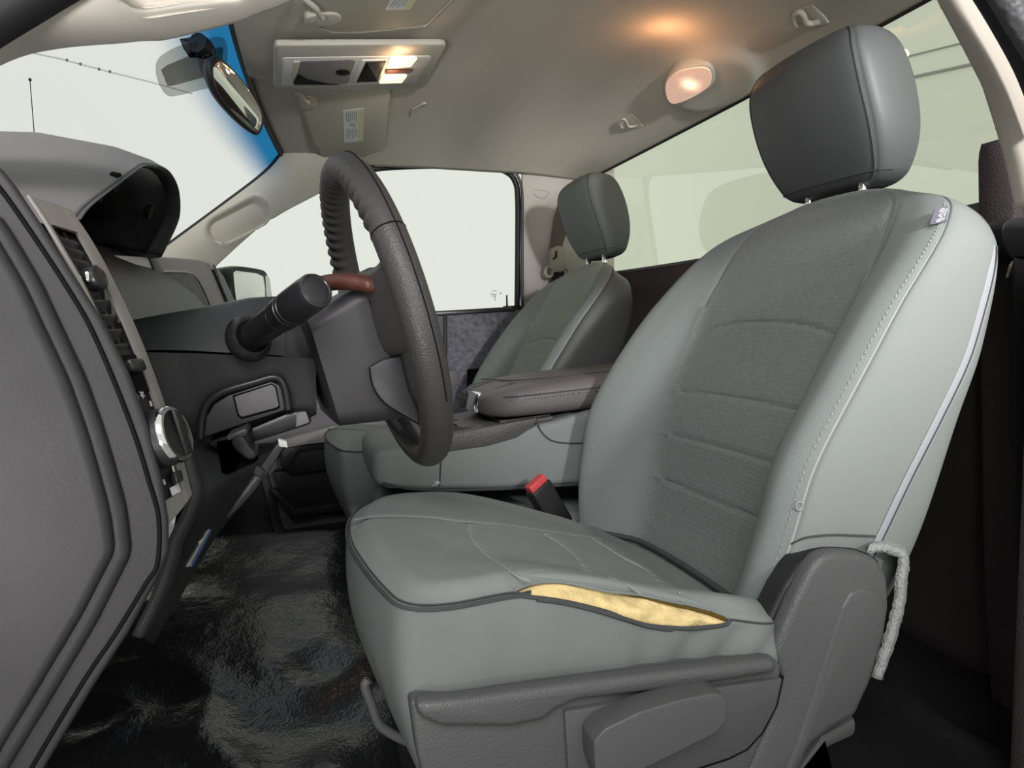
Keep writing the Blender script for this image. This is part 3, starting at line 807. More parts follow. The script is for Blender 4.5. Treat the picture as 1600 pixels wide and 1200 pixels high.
# dark edge of the far lower gusset
tube('gusset_edge', [P(i, ix['PR']+1)+Vector((-.001, .0005, 0)) for i in range(0, 62)], .0022, M['welt'], droot, 6)
# zipper tape down the rear edge of the near side
zt = []
for i in range(16, 142):
    f = lerp(ix['ZL']+5, ix['ZL']-1, sstep(16, 102, i)); j = int(f); zt.append(lerp(P(i, j), P(i, j+1), f-j))
tube('zipper', zt, [.0085*min(1, .35+(126-k)/24) for k in range(len(zt))], M['zipper'], droot, 8, 0, .22, (1, 0, .3))
tube('zipper_teeth', [p+Vector((0, -.0021, 0)) for p in zt], .0009, M['welt'], droot, 5)
def onback(px, py, off=-.0012):
    """point of the near side of the seat back"""
    best = None
    for i in range(4, NRb-1):
        for j in range(ix['ZL']-16, ix['IL']):
            p = P(i, j); a = pj(p); d = (a[0]-px)**2+(a[1]-py)**2
            if best is None or d < best[0]: best = (d, p)
    return at(px, py, Y=best[1].y+off)
# woven tag sewn into the piping
tg = [(1461, 326), (1481, 321.5), (1479, 347), (1453, 351)]
ty_ = min(onback(x, y).y for x, y in tg)
tp = ats(tg, Y=ty_-.001)
tago = slab('seat_tag', tp, (0, .0012, 0), M['tagc'], droot, .0003)
tube('hem_seam', [onback(x, y) for x, y in [(1236, 850), (1260, 840), (1300, 836), (1340, 837), (1368, 838)]], .0010, M['welt'], droot, 5, 6)
fm = frame_of(tp[3], tp[0], tp[1]); 
def tagtext(s, u, v, sz):
    c = lerp(lerp(tp[3], tp[2], u), lerp(tp[0], tp[1], u), v)
    xa = (tp[0]-tp[3]).normalized(); ya = -(tp[1]-tp[0]).normalized(); za = xa.cross(ya)
    text('tag_lettering', s, sz, basis(xa, ya, za, c+Vector((0, -.0006, 0))), M['tagw'], tago, .0001)
tagtext('BAB', .52, .5, .0085); tagtext('EURO', .80, .5, .0048)

# ---- driver seat: plastic side shield, recliner cover, lever, track, belt buckle, felt flap
SY = .535
sh = [(640, 1098), (655, 1090), (720, 1090), (800, 1078), (905, 1062), (1060, 1043), (1205, 1024), (1222, 1040), (1220, 1075), (1195, 1150), (1150, 1260), (1000, 1320), (680, 1300), (652, 1180)]
slab('side_shield', ats(sh, Y=SY-.012), (0, .06, 0), M['valance'], droot, .008, 3)
slab('shield_rail', ats([(648, 1100), (720, 1094), (905, 1068), (1060, 1049), (1212, 1030), (1218, 1052), (1060, 1078), (905, 1096), (872, 1110), (850, 1128), (800, 1138), (690, 1138), (655, 1124)], Y=SY-.022), (0, .02, 0), M['valance'], droot, .006, 3)
pn = [(882, 1112), (1050, 1084), (1224, 1060), (1214, 1105), (1192, 1146), (1168, 1172), (1140, 1186), (1060, 1212), (960, 1232), (890, 1240)]
slab('shield_panel_gap', ats([(x+(x-1050)*.012, y+(y-1150)*.035) for x, y in pn], Y=SY-.0135), (0, .01, 0), M['void'], droot, .001)
slab('shield_panel', ats(pn, Y=SY-.017), (0, .012, 0), M['valance_smooth'], droot, .0025)
lv = [(928, 1160), (945, 1140), (1000, 1113), (1060, 1095), (1115, 1084), (1130, 1086), (1138, 1096), (1136, 1128), (1122, 1144), (1102, 1156), (1096, 1158), (1040, 1186), (980, 1215), (940, 1230), (930, 1200)]
slab('lever_gap', ats([(x-3, y-3) for x, y in lv], Y=SY-.0185), (0, .01, 0), M['void'], droot, .003)
slab('recline_lever', ats(lv, Y=SY-.044), (0, .026, 0), M['valance_smooth'], droot, .009, 4)
rcv = [(1222, 989), (1241, 944), (1268, 888), (1284, 869), (1305, 862), (1345, 864), (1375, 874), (1390, 905), (1392, 950), (1384, 1000), (1362, 1070), (1338, 1122), (1300, 1142), (1270, 1165), (1245, 1215), (1200, 1290), (1100, 1320), (1150, 1240), (1205, 1130), (1224, 1060), (1210, 1022)]
slab('recliner_cover', ats(rcv, Y=SY-.008), (0, .020, 0), M['valance'], droot, .008, 4)
slab('recliner_inner', ats([(1196, 985), (1203, 966), (1226, 920), (1254, 876), (1285, 861), (1305, 858), (1345, 860), (1378, 876), (1386, 950), (1300, 1120), (1205, 1060)], Y=SY+.010), (0, .03, 0), M['black'], droot, .008, 3)
rf = [(1330, 925), (1352, 918), (1378, 925), (1388, 955), (1380, 1000), (1358, 1068), (1334, 1118), (1296, 1138), (1266, 1162), (1240, 1212), (1205, 1270), (1250, 1150), (1290, 1030), (1316, 950)]
slab('recliner_face', ats(rf, Y=SY-.0098), (0, .02, 0), M['valance_smooth'], droot, .004, 3)
tube('recliner_seam', ats([(1208, 990), (1216, 962), (1236, 920), (1262, 880)], Y=SY+.009), .0010, M['valance_smooth'], droot, 6, 8)
slab('seat_foot', ats([(1285, 1150), (1340, 1120), (1340, 1150), (1296, 1170), (1240, 1235), (1330, 1240), (1330, 1300), (1180, 1300)], Y=SY+.03), (0, .05, 0), M['valance_smooth'], droot, .006)
tube('release_bar', ats([(576, 1062), (570, 1072), (580, 1100), (590, 1128), (604, 1142), (640, 1160), (700, 1175)], Y=SY+.06), .0042, M['valance_smooth'], droot, 8, 6)
slab('under_frame', [(.09, .60, .02), (.40, .60, .02), (.46, .60, .14), (.09, .60, .14)], (0, .44, 0), M['black'], droot, .006)
# felt flap hanging below the cover
fl = cat(ats([(1356, 858), (1378, 858), (1406, 866), (1410, 880), (1406, 900), (1404, 930), (1397, 965), (1384, 1010), (1368, 1060)], Y=SY+.004), 6)
fl2 = cat(ats([(1358, 850), (1384, 846), (1408, 860), (1414, 884), (1411, 905), (1409, 935), (1402, 970), (1389, 1012), (1372, 1060)], Y=SY+.03), 6)
rr = [[lerp(fl[i], fl2[i], k/6)+Vector((.0022*pnoise(fl[i]*260+Vector((k, 0, 0))), 0, .002*pnoise(fl[i]*240))) for k in range(7)] for i in range(len(fl))]
loft('felt_flap', rr, M['fuzz'], droot, False, False, 60, None, .008)
link('cover_ring', tube_bm(cat(ats([(1245, 786), (1253, 786), (1253, 796), (1245, 796)], Y=onback(1249, 790).y), 5, True)+[at(1245, 786, Y=onback(1249, 790).y)], .0008, 6), M['zipper'], droot)
# black gusset under the far lower corner of the back
tube('lower_gusset', [P(2, j)+Vector((-.006, 0, .002)) for j in range(ix['PL'], ix['PR']+1, 2)], .004, M['welt'], droot, 8)

bk = thing('belt_buckle', at(850, 800, Y=1.075), 'black seat belt buckle with red button between seat and console', 'buckle')
b0, b1 = at(838, 757, Y=1.06), at(893, 850, Y=1.07)
ax = (b1-b0).normalized(); fy = at(850, 745, Y=1.07)-at(815, 765, Y=1.055); fy = (fy-ax*fy.dot(ax)).normalized(); fz = ax.cross(fy)
MB = basis(ax, fy, fz, b0)
bk_body = rbox('buckle_body', b0+ax*.045, (.085, .042, .024), M['black'], bk, .005, 3, MB)
rbox('release_button', b0-ax*.001, (.014, .036, .018), M['red'], bk_body, .003, 2, MB)
rbox('stalk', b0+ax*.13, (.12, .034, .010), M['web'], bk, .002, 2, MB)

# ------------------------------------------------------------------ centre console seat (folded-down armrest)
con = thing('center_console', (.32, 1.27, .05), 'grey-green cloth center console with cup tray between the two seats', 'console')
# lower centre cushion
ols = [(.11, 1.10, .10), (.56, 1.10, .07), (.56, 1.365, .07), (.11, 1.365, .10)]
slab('center_cushion', ols, (0, 0, .115), M['seat'], con, .03, 4)
def sec(x, y0, y1, z0, z1, r=.02):
    pts = []
    for cx_, cy_, a0 in ((y1-r, z1-r, 0), (y0+r, z1-r, 90), (y0+r, z0+r, 180), (y1-r, z0+r, 270)):
        for k in range(6):
            a = math.radians(a0+90*k/5); pts.append(Vector((x, cx_+r*math.cos(a), cy_+r*math.sin(a))))
    return pts
CY0, CY1 = 1.12, 1.375
bx = [(.094, .030, .270, .300), (.097, .016, .262, .307), (.105, .007, .256, .312), (.12, .002, .251, .315), (.17, 0, .247, .318), (.30, 0, .240, .334), (.40, 0, .240, .350), (.48, 0, .240, .372), (.56, 0, .24, .385)]
loft('console_body', [sec(x, CY0+i, CY1-i, z0, z1, .012) for x, i, z0, z1 in bx], M['seat'], con)
tube('body_seam', [Vector((x, CY0-.0008, z)) for x, z in [(.20, .318), (.202, .29), (.20, .252)]], .0014, M['welt'], con, 5, 4)
tube('body_seam', [(.365, CY0-.0008, .354), (.372, CY0-.0008, .335), (.392, CY0-.0008, .318), (.43, CY0-.0008, .312), (.50, CY0-.0008, .312)], .0014, M['welt'], con, 5, 6)
tube('body_welt', [(x, CY0+.001, z) for x, z in [(.11, .262), (.17, .248), (.30, .241), (.5, .241)]], .0022, M['welt'], con, 5, 4)
bm = bmesh.new()
for a_, b_ in (((.186, .262), (.196, .272)), ((.186, .272), (.198, .264)), ((.182, .267), (.2, .268)), ((.19, .258), (.194, .278)), ((.176, .259), (.188, .263))):
    tube_bm([(.196+(a_[0]-.191)*.55, CY0-.002, .258+(a_[1]-.267)*.55), (.196+(b_[0]-.191)*.55, CY0-.002, .258+(b_[1]-.267)*.55)], .0005, 5, bm)
link('loose_thread', bm, M['tagw'], con, True, 50)
# cup tray
ty = 1.135
outl = [(.175, ty, .320), (.30, ty, .336), (.40, ty, .350), (.40, 1.365, .350), (.30, 1.365, .336), (.175, 1.365, .320)]
tray = slab('cup_tray', outl, (0, 0, .008), M['tray'], con, .003)
slab('tray_side', [(.165, CY0-.003, .303), (.28, CY0-.003, .314), (.33, CY0-.003, .326), (.36, CY0-.003, .345), (.365, CY0-.003, .358), (.30, CY0-.003, .349), (.165, CY0-.003, .328)], (0, .02, 0), M['tray'], con, .003)
for cx_, cy_, zz in ((.250, 1.20, .338), (.250, 1.31, .338)):
    link('cup_holder', lathe_bm((cx_, cy_, zz-.004), (cx_+.0006, cy_, zz+.003), [(0, .038), (.6, .040), (1, .042), (1, .036), (.2, .034)], 28), M['tray'], con, True, 40)
    link('cup_well', lathe_bm((cx_, cy_, zz-.004), (cx_, cy_, zz-.0005), [(0, .034), (1, .034)], 28), M['void'], con, True, 40)
slab('tray_step', [(.31, 1.15, .347), (.40, 1.15, .357), (.40, 1.36, .357), (.31, 1.36, .347)], (0, 0, .003), M['tray'], con, .001)
# lid
def lidsec(x, y0, y1, z0, z1):
    r = min(.018, (z1-z0)*.49); pts = []
    for cx_, cy_, a0 in ((y1-r, z1-r, 0), (y0+r, z1-r, 90), (y0+r, z0+r, 180), (y1-r, z0+r, 270)):
        for k in range(6):
            a = math.radians(a0+90*k/5); pts.append(Vector((x, cx_+r*math.cos(a), cy_+r*math.sin(a))))
    return pts
lz = lambda x: .352+.085*(x-.26)
LS = [(.286, .075, .012, .026), (.289, .058, .004, .034), (.298, .034, .001, .040), (.316, .013, 0, .044), (.340, .003, 0, .048), (.39, 0, 0, .052), (.45, 0, 0, .054), (.55, 0, 0, .054), (.62, 0, 0, .054)]
loft('armrest_lid', [lidsec(x, CY0-.004+i, CY1+.004-i, lz(x)+a_, lz(x)+b_) for x, i, a_, b_ in LS], M['lid'], con)
tube('lid_seam', [(x, CY0-.0035+i, lz(x)+.036) for x, i in [(.312, .016), (.325, .008), (.345, .002), (.39, 0), (.45, 0), (.6, 0)]], .0013, M['welt'], con, 5, 4)
stitch('stitching', cat([(x, CY0-.004+i, lz(x)+.030) for x, i in [(.316, .014), (.328, .008), (.35, .002), (.39, 0), (.45, 0), (.6, 0)]], 14), con, 2, .0007, M['welt'])
tube('lid_seam', [(x, y, lz(x)+z+.0008) for x, y, z in [(.60, 1.19, .054), (.45, 1.19, .054), (.39, 1.20, .0535), (.36, 1.23, .052), (.348, 1.27, .0505), (.338, 1.33, .050), (.33, 1.37, .048)]], .0013, M['welt'], con, 5, 6)
fz = lz(.288)
for y0, x0 in ((1.205, .295), (1.310, .278)):
    slab('latch_strap', [(x0, y0, fz+.002), (x0+.004, y0, fz+.032), (x0+.020, y0, fz+.046), (x0+.06, y0, lz(x0+.06)+.0515), (x0+.06, y0, lz(x0+.06)+.046), (x0+.022, y0, fz+.038), (x0+.010, y0, fz+.002)], (-.002, .012, 0), M['leather_dark'], con, .0015)
ct = slab('chrome_latch', [(.279, 1.308, fz+.003), (.281, 1.215, fz+.003), (.288, 1.215, fz+.038), (.286, 1.308, fz+.038)], (.012, .002, 0), M['chrome'], con, .003)
ct['label'] = 'bright chrome latch tab'

# ------------------------------------------------------------------ passenger seat
pz = [(.470, .03), (.352, .0)]
PS = seat('passenger_seat', 1.68, -.004, -.012, 'grey-green cloth passenger seat with ribbed insert, beyond the console',
          pz, dict(side=M['vinyl'], skirt=M['seat'], seamc=M['welt'], seat=M['seat'], insert=M['pinsert'], head=M['head_cloth'], ctop=M['seat'], pipe=M['welt']), False, .010)
slab('seat_base', [(.12, 1.45, .02), (.48, 1.45, .02), (.50, 1.45, .15), (.10, 1.45, .15)], (0, .44, 0), M['black'], PS[0], .006)
for k, yy in enumerate((1.41,)):
    rbox('console_foot', (.35, 1.24, .07), (.40, .20, .10), M['black'], con, .01)

# passenger belt on the B-pillar
sb = thing('seat_belt', side(868, 470, -.02), 'passenger seat belt with beige guide loop on the pale pillar', 'seat belt')
slab('webbing', [side(x, y, -.012) for x, y in [(866, 340), (872, 320), (900, 320), (876, 392), (858, 392)]], (0, .003, 0), M['web_light'], sb, .0006)
slab('guide_cover', [side(x, y, -.045) for x, y in cat([(872, 384, 0), (881, 388, 0), (882, 404, 0), (880, 418, 0), (872, 424, 0), (864, 420, 0), (861, 405, 0), (863, 389, 0)], 4, True) for x, y in [(x, y)]] if False else [side(p.x, p.y, -.045) for p in cat([(872, 384, 0), (881, 388, 0), (882, 404, 0), (880, 418, 0), (872, 424, 0), (864, 420, 0), (861, 405, 0), (863, 389, 0)], 4, True)], (0, .035, 0), M['belt_plastic'], sb, .006, 3)
tube('guide_loop', [side(x, y, -.040) for x, y in [(865, 421), (856, 416), (852, 424), (855, 432), (862, 431), (864, 424), (876, 423), (884, 418), (888, 424)]], .005, M['belt_plastic'], sb, 8, 5)
slab('webbing_lower', [side(x, y, -.030) for x, y in [(863, 425), (882, 424), (878, 520), (852, 520)]], (0, .003, 0), M['web'], sb, .0006)
slab('guide_slot', [side(x, y, -.047) for x, y in [(868, 392), (871, 391), (871, 402), (866, 406), (863, 404), (867, 401)]], (0, .003, 0), M['rubber'], sb, .0008)
# driver belt hanging at the right edge
db = thing('seat_belt', at(1592, 900, Y=.62), 'dark driver seat belt running down the right-hand pillar', 'seat belt')
slab('webbing', ats([(1585, 400), (1640, 400), (1650, 1000), (1600, 1000), (1588, 700)], Y=.64), (0, .003, 0), M['web'], db, .0006)
slab('guide_cover', [Vector(p) for p in cat(ats([(1568, 352), (1590, 340), (1640, 345), (1640, 410), (1590, 408), (1572, 385)], Y=.64), 4, True)], (0, .025, 0), M['black'], db, .005, 3)
slab('latch_tongue', ats([(1583, 408), (1587, 409), (1580, 434), (1576, 434)], Y=.635), (0, .004, 0), M['chrome'], db, .0008)

# ------------------------------------------------------------------ dashboard
EY = .435
dash = thing('dashboard', (-.25, 1.2, .30), 'dark plastic dashboard with side air vent and lamp switches, left of the wheel', 'dashboard')
endo = [(-60, 225), (0, 262), (22, 290), (62, 350), (110, 425), (158, 500), (200, 583), (230, 667), (252, 753), (262, 817), (262, 866), (247, 901), (199, 991), (150, 1066), (75, 1190), (20, 1290), (-200, 1290), (-260, 700), (-200, 300)]
slab('end_panel', ats(endo, Y=EY), (0, .006, 0), M['dash'], dash, .0028, 3)
grv = [(-5, 288), (19, 320), (62, 383), (103, 446), (141, 511), (180, 600), (213, 687), (233, 753), (248, 810), (246, 880), (228, 912), (180, 991), (132, 1062), (58, 1185), (10, 1268)]
tube('panel_joint', ats(grv, Y=EY-.0004), .0013, M['void'], dash, 6, 4)
inn = [(-8, 330), (20, 372), (60, 440), (90, 505), (130, 590), (160, 675), (182, 750), (195, 800), (203, 868), (148, 978), (75, 1100), (16, 1196), (-40, 1290), (-200, 1290), (-260, 700), (-180, 340)]
slab('end_panel_inset', ats(inn, Y=EY-.006), (0, .012, 0), M['dash'], dash, .005, 4)
inn2 = [(x-(26 if i < 9 else 22), y+(4 if i < 8 else -14 if i > 8 else -4)) for i, (x, y) in enumerate(inn[:12])]+inn[12:]
slab('end_panel_center', ats(inn2, Y=EY-.0115), (0, .012, 0), M['dash'], dash, .005, 4)

# vent bezel: a strip facing the driver between the end panel and the column
le = cat(ats([(44, 305), (72, 348), (94, 386), (125, 440), (152, 497), (176, 556), (200, 612), (222, 668), (240, 728), (254, 785), (262, 822)], Y=EY+.005), 6)
ri = cat(ats([(112, 330), (140, 372), (162, 410), (182, 450), (206, 500), (228, 552), (250, 612), (268, 668), (284, 714), (296, 760), (299, 772)], Y=EY+.040), 6)
nb = len(le)
nrmF = (ri[nb//2]-le[nb//2]).cross(le[-1]-le[0]).normalized()
if nrmF.x < 0: nrmF = -nrmF
def bz(i, t, d=0.0): return lerp(le[i], ri[i], t)+nrmF*d
def strip(name, t0, t1, i0, i1, d0, d1, m):
    rows = [[bz(i, t0, d0-.0015), bz(i, t0, d0), bz(i, lerp(t0, t1, .15), d0+.0004), bz(i, lerp(t0, t1, .85), d1+.0004), bz(i, t1, d1), bz(i, t1, d1-.0015)] for i in range(i0, i1+1)]
    return loft(name, rows, m, dash, True, True, 40)
strip('bezel_edge', 0, .09, 0, nb-1, .0, .0, M['silver'])
strip('bezel', .66, 1.0, 0, nb-1, .001, .0005, M['silver'])
strip('bezel_top', .07, .70, 0, 6, .0, .001, M['silver'])
strip('bezel_bottom', .07, .68, 54, nb-1, .0, .001, M['silver'])
strip('vent_cavity', .07, .68, 5, 30, -.005, -.005, M['void'])
strip('switch_plate', .07, .68, 29, 55, -.002, -.002, M['black'])
iv0, iv1 = 8, 28
for k in range(9):
    f = lerp(iv0, iv1, k/8); i = int(f); g = f-i; i2 = min(i+1, nb-1)
    a_ = lambda t, d: lerp(bz(i, t, d), bz(i2, t, d), g)
    dn = (le[i2]-le[i]).normalized()
    p0, p1, p2, p3 = a_(.09, -.002), a_(.66, -.001), a_(.66, -.0045)+dn*.009, a_(.09, -.0045)+dn*.004
    slab('vent_louver', [p0, p1, p2, p3], dn*.0016, M['softblack'], dash, .0004)
for t in (.30, .50):
    tube('vent_divider', [bz(i, t, -.004) for i in range(iv0-2, iv1+1)], .0014, M['black'], dash, 5)
# thumb wheel of the vent
kc = bz(17, .42, .002)
link('vent_knob', lathe_bm(kc-nrmF*.006, kc+nrmF*.003, [(0, .0068), (.5, .0075), (.9, .007), (1, .0055)], 20), M['softblack'], dash, True, 40)
rbox('vent_knob_insert', bz(17, .22, .001), (.003, .003, .006), M['chrome'], dash, .001)
# dimmer roller, lamp switch, lower rocker
def bzb(i, t0, t1, i1, d): return [bz(i, t0, d), bz(i, t1, d), bz(i1, t1, d), bz(i1, t0, d)]
slab('dimmer_switch', bzb(31, .14, .56, 33, .0), nrmF*.006, M['softblack'], dash, .002, 3)
slab('dimmer_rim', bzb(30, .08, .66, 36, -.0015), nrmF*.002, M['void'], dash, .0008)
kc2 = bz(44, .42, 0); ka, kb = kc2-nrmF*.002, kc2+nrmF*.011
knob = link('lamp_switch_knob', lathe_bm(ka, kb, [(0, .0175), (.25, .0175), (.8, .017), (.9, .0164), (1, .015)], 36), M['black'], dash, True, 40)
link('lamp_switch_ring', lathe_bm(ka+nrmF*.0105, ka+nrmF*.0138, [(0, .0174), (.6, .0171), (1, .0162), (1, .0142), (.2, .0142)], 36), M['chrome'], knob, True, 40)
vd = (le[46]-le[42]).normalized()
slab('lamp_switch_grip', [kb+vd*.0145, kb+vd*.0135+nrmF*.003, kb-vd*.0135+nrmF*.003, kb-vd*.0145], (ri[44]-le[44]).normalized()*.009, M['black'], knob, .002)
slab('rocker_switch', bzb(50, .42, .66, 52, .0), nrmF*.004, M['softblack'], dash, .0012)
u_ = (ri[44]-le[44]).normalized(); v_ = -vd
for t, i, s_, sz in ((.22, 37, '0', .0055), (.40, 37, '*', .012), (.58, 38, '0', .005), (.14, 39, '0', .005), (.22, 51, '0', .005)):
    text('switch_mark', s_, sz, basis(u_, v_, nrmF, bz(i, t, -.0004)), M['tagw'], dash)
for k in range(4):
    c = bz(53, .36+.08*k, .0); slab('dimmer_scale', [c-u_*.0011-v_*.0025, c+u_*.0011-v_*.0025, c+u_*.0011+v_*.0025, c-u_*.0011+v_*.0025], nrmF*.0006, M['tagw'], dash, 0)

# gauge hood
lip = [(72, 350, .50), (100, 322, .56), (148, 290, .66), (190, 262, .77), (200, 257, .81), (212, 256, .85), (236, 261, .92), (252, 274, .98), (263, 298, 1.05), (266, 330, 1.10), (260, 355, 1.13), (238, 402, 1.16)]
L0 = cat([at(x, y, Y=Y) for x, y, Y in lip], 6)
nl = len(L0); mid = Vector((-.17, .84, .70))
def hrow(dx, inset, rise):
    out = []
    for i, p in enumerate(L0):
        c = Vector((p.x, .84, .66)); q = p+(c-p)*inset
        k = math.sin(math.pi*i/(nl-1)); out.append(q+Vector((dx, 0, rise*k)))
    return out
dt = M['dash_top']
loft('gauge_hood', [hrow(.012, .02, 0), hrow(.010, .0, 0), hrow(0, -.006, .006), hrow(-.03, -.004, .016), hrow(-.09, .0, .024), hrow(-.17, .01, .020), hrow(-.26, .04, .004), hrow(-.34, .10, -.02), hrow(-.42, .22, -.05)], dt, dash, False, False, 60, None, .004)
loft('hood_lip', [hrow(.0115, .015, 0), hrow(.013, .035, 0), hrow(.008, .06, 0), hrow(-.004, .07, 0)], M['column'], dash, False, False, 60, None, .003)
loft('hood_underside', [hrow(-.003, .065, 0), hrow(-.04, .16, -.01), hrow(-.10, .30, -.04)], M['black'], dash, False, False, 60, None, .004)
bc = hrow(-.10, .30, -.04)
bm = bmesh.new(); vs = [bm.verts.new(p) for p in bc]; bm.faces.new(vs); bmesh.ops.triangulate(bm, faces=bm.faces)
link('gauge_face', bm, M['void'], dash)
for x, y in ((236, 332), (160, 302), (184, 286)):
    c = at(x, y, Y=.93 if x > 200 else .7); link('hood_slot', lathe_bm(c, c+Vector((-.006, 0, .002)), [(0, .009), (1, .008)], 14), M['void'], dash, True, 40)
# top pad running to the passenger side and its face
body = [[(-.62, .60), (-.30, .625), (-.235, .612), (-.20, .56), (-.19, .47), (-.24, .38), (-.40, .30), (-.62, .30)],]
rows = []
for Y, s in ((.47, .98), (.8, .97), (1.1, .98), (1.25, 1), (1.5, 1), (1.8, .99), (1.95, .985)):
    rows.append(cat([Vector((x-.02*sstep(1.6, 2, Y)*0, Y, z*s)) for x, z in body[0]], 6, True))
loft('dash_body', rows, M['dash'], dash, True, True, 50)
# grey panel, dark strip, grained airbag panel, silver edge, passenger vent
def dpan(name, pts, Y0, m, dep=.03, bev=.003):
    return slab(name, ats(pts, Y=Y0) if not isinstance(Y0, (list, tuple)) else [at(x, y, Y=q) for (x, y), q in zip(pts, Y0)], (-dep, 0, 0), m, dash, bev)
def dface(px, py, off=0.0):
    """point of the dash face, which looks at the seats"""
    d = FW+RT*((px-800)/F)+UP*((600-py)/F)
    t = (-.225+off-.06*1.2)/(d.x-.06*d.y); return CAM+d*t
def dslab2(name, pts, off, m, dep=.02, bev=.003, n=0): return slab(name, [dface(x, y, off) for x, y in pts], (-dep, 0, 0), m, dash, bev, n=n)
dslab2('cluster_side_panel', [(140, 396), (236, 402), (276, 500), (225, 530), (150, 500)], .004, M['panel_grey'])
dslab2('dark_strip', [(234, 402), (246, 402), (290, 500), (274, 504)], .007, M['dash'])
dslab2('dash_shoulder', [(242, 400), (275, 402), (312, 405), (336, 412), (352, 440), (370, 478), (372, 500), (288, 506)], 0, M['dash_face'], .05, .006)
dslab2('airbag_panel', [(257, 425), (293, 427), (306, 436), (314, 450), (333, 492), (288, 500)], .005, M['leather_dark'], .01, .003)
tube('silver_edge', [dface(x, y, .006) for x, y in [(254, 424), (280, 424.5), (298, 427), (309, 437), (320, 458), (334, 490)]], .0022, M['silver'], dash, 6, 6)
tube('silver_edge', [dface(x, y, .006) for x, y in [(329, 415), (333, 412), (337, 420), (346, 444), (359, 476)]], .0022, M['silver'], dash, 6, 6)
dslab2('passenger_vent', [(335, 421), (342, 421), (350, 432), (370, 476), (360, 482)], .006, M['black'], .01, .002)
# knee panel below the column
nk = cat([at(x, y, Y=.525) for x, y in [(276, 692), (282, 702), (288, 715), (295, 740), (301, 768), (292, 800), (270, 845), (262, 878), (243, 932), (212, 995)]], 5)
fk = cat([at(x, y, Y=Y) for x, y, Y in [(300, 686, .74), (312, 690, .80), (330, 692, .84), (380, 694, .86), (442, 692, .86), (412, 738, .86), (362, 803, .86), (330, 842, .85), (282, 925, .84), (236, 1005, .82)]], 5)
mk = []
for p in nk:
    a_ = pj(p); mk.append(at(a_[0]+14, a_[1]-2, Y=.755))
rows = [[lerp(nk[i], mk[i], k/4) for k in range(4)]+[lerp(mk[i], fk[i], k/8) for k in range(9)] for i in range(len(nk))]
loft('knee_panel', rows, M['column'], dash, False, False, 35, None, .006)
slab('knee_opening', [p for p in ats([(338, 690), (372, 684), (402, 716), (394, 724), (352, 742), (346, 738)], Y=.752)], (.002, .0, 0), M['void'], dash, .0008)

# card tucked under the dash
cdn = thing('card', at(300, 886, Y=.74), 'white card with blue edge tucked under the dash', 'card')
cp = ats([(297, 886), (326, 831), (329, 829), (301, 886)], Y=.69)
slab('card_sheet', [at(290, 886, Y=.720), at(322, 834, Y=.720), at(329, 829, Y=.73), at(300, 885, Y=.73)], (-.002, .008, 0), M['white'], cdn, .0003)
slab('blue_edge', [at(299, 886, Y=.722), at(329, 829, Y=.722), at(332, 828, Y=.722), at(302, 885, Y=.722)], (0, .006, 0), M['blue'], cdn, .0003)
slab('yellow_print', [at(310, 846, Y=.719), at(317, 842, Y=.719), at(315, 848, Y=.719), at(310, 851, Y=.719)], (0, .001, 0), M['yellow'], cdn, .0002)
# strap hanging from the column
stp = thing('trim_strap', at(356, 806, Y=.78), 'thin black plastic strap with a clip, slanting under the steering column', 'strap')
slab('strap', ats([(436, 690), (446, 694), (422, 735), (408, 752), (402, 762), (376, 792), (356, 810), (353, 806), (372, 778), (394, 744), (404, 732)], Y=.745), (0, .006, 0), M['softblack'], stp, .001)
slab('strap_clip', ats([(400, 728), (414, 736), (408, 748), (394, 740)], Y=.740), (0, .012, 0), M['dash'], stp, .0015)
slab('strap_end', ats([(434, 686), (448, 690), (450, 700), (436, 698)], Y=.742), (0, .01, 0), M['panel_grey'], stp, .001)

# ------------------------------------------------------------------ steering column
colm = thing('steering_column', (-.10, .84, .37), 'dark steering column shroud with stalk and tilt lever behind the wheel', 'steering column')
def csec(x, zb, zt, hw, top=False):
    pts = []
    n = 10
    if top:
        for k in range(n+1):
            t = k/n; y = lerp(-1, 1, t); pts.append(Vector((x, .84+hw*y, lerp(zb, zt, (1-abs(y)**3.0)))))
        pts += [Vector((x, .84+hw*y, zb)) for y in (.6, .2, -.2, -.6)]
    else:
        for k in range(n+1):
            t = k/n; y = lerp(-1, 1, t); pts.append(Vector((x, .84+hw*y, lerp(zt, zb, (1-abs(y)**5.0)))))
        pts += [Vector((x, .84+hw*y, zt)) for y in (.6, .2, -.2, -.6)]
    return pts
loft('upper_shroud', [csec(-.20, .483, .508, .058, True), csec(-.12, .482, .525, .062, True), csec(-.06, .478, .538, .064, True), csec(-.03, .476, .540, .064, True), csec(-.022, .475, .536, .062, True)], M['column'], colm, True, True, 40)
loft('upper_shroud_end', [csec(-.024, .474, .524, .060, True), csec(.002, .473, .518, .058, True), csec(.006, .473, .512, .056, True)], M['column'], colm, True, True, 40)
loft('lower_shroud', [csec(-.17, .44, .480, .054), csec(-.15, .41, .480, .060), csec(-.115, .386, .479, .062), csec(-.06, .392, .476, .062), csec(.0, .404, .473, .062), csec(.008, .408, .472, .060)], M['column'], colm, True, True, 40)
CYN = .84-.062
rim_ = cat(ats([(313, 684), (316, 650), (326, 628), (350, 612), (400, 597), (424, 590), (438, 594), (446, 612), (450, 640)], Y=CYN-.002), 5)
tube('pocket_rim', rim_, .0045, M['softblack'], colm, 8)
slab('pocket_face', ats([(318, 684), (322, 652), (334, 632), (356, 618), (424, 596), (438, 602), (445, 632), (448, 640), (400, 656), (330, 680)], Y=CYN-.004), (0, .010, 0), M['column'], colm, .002)
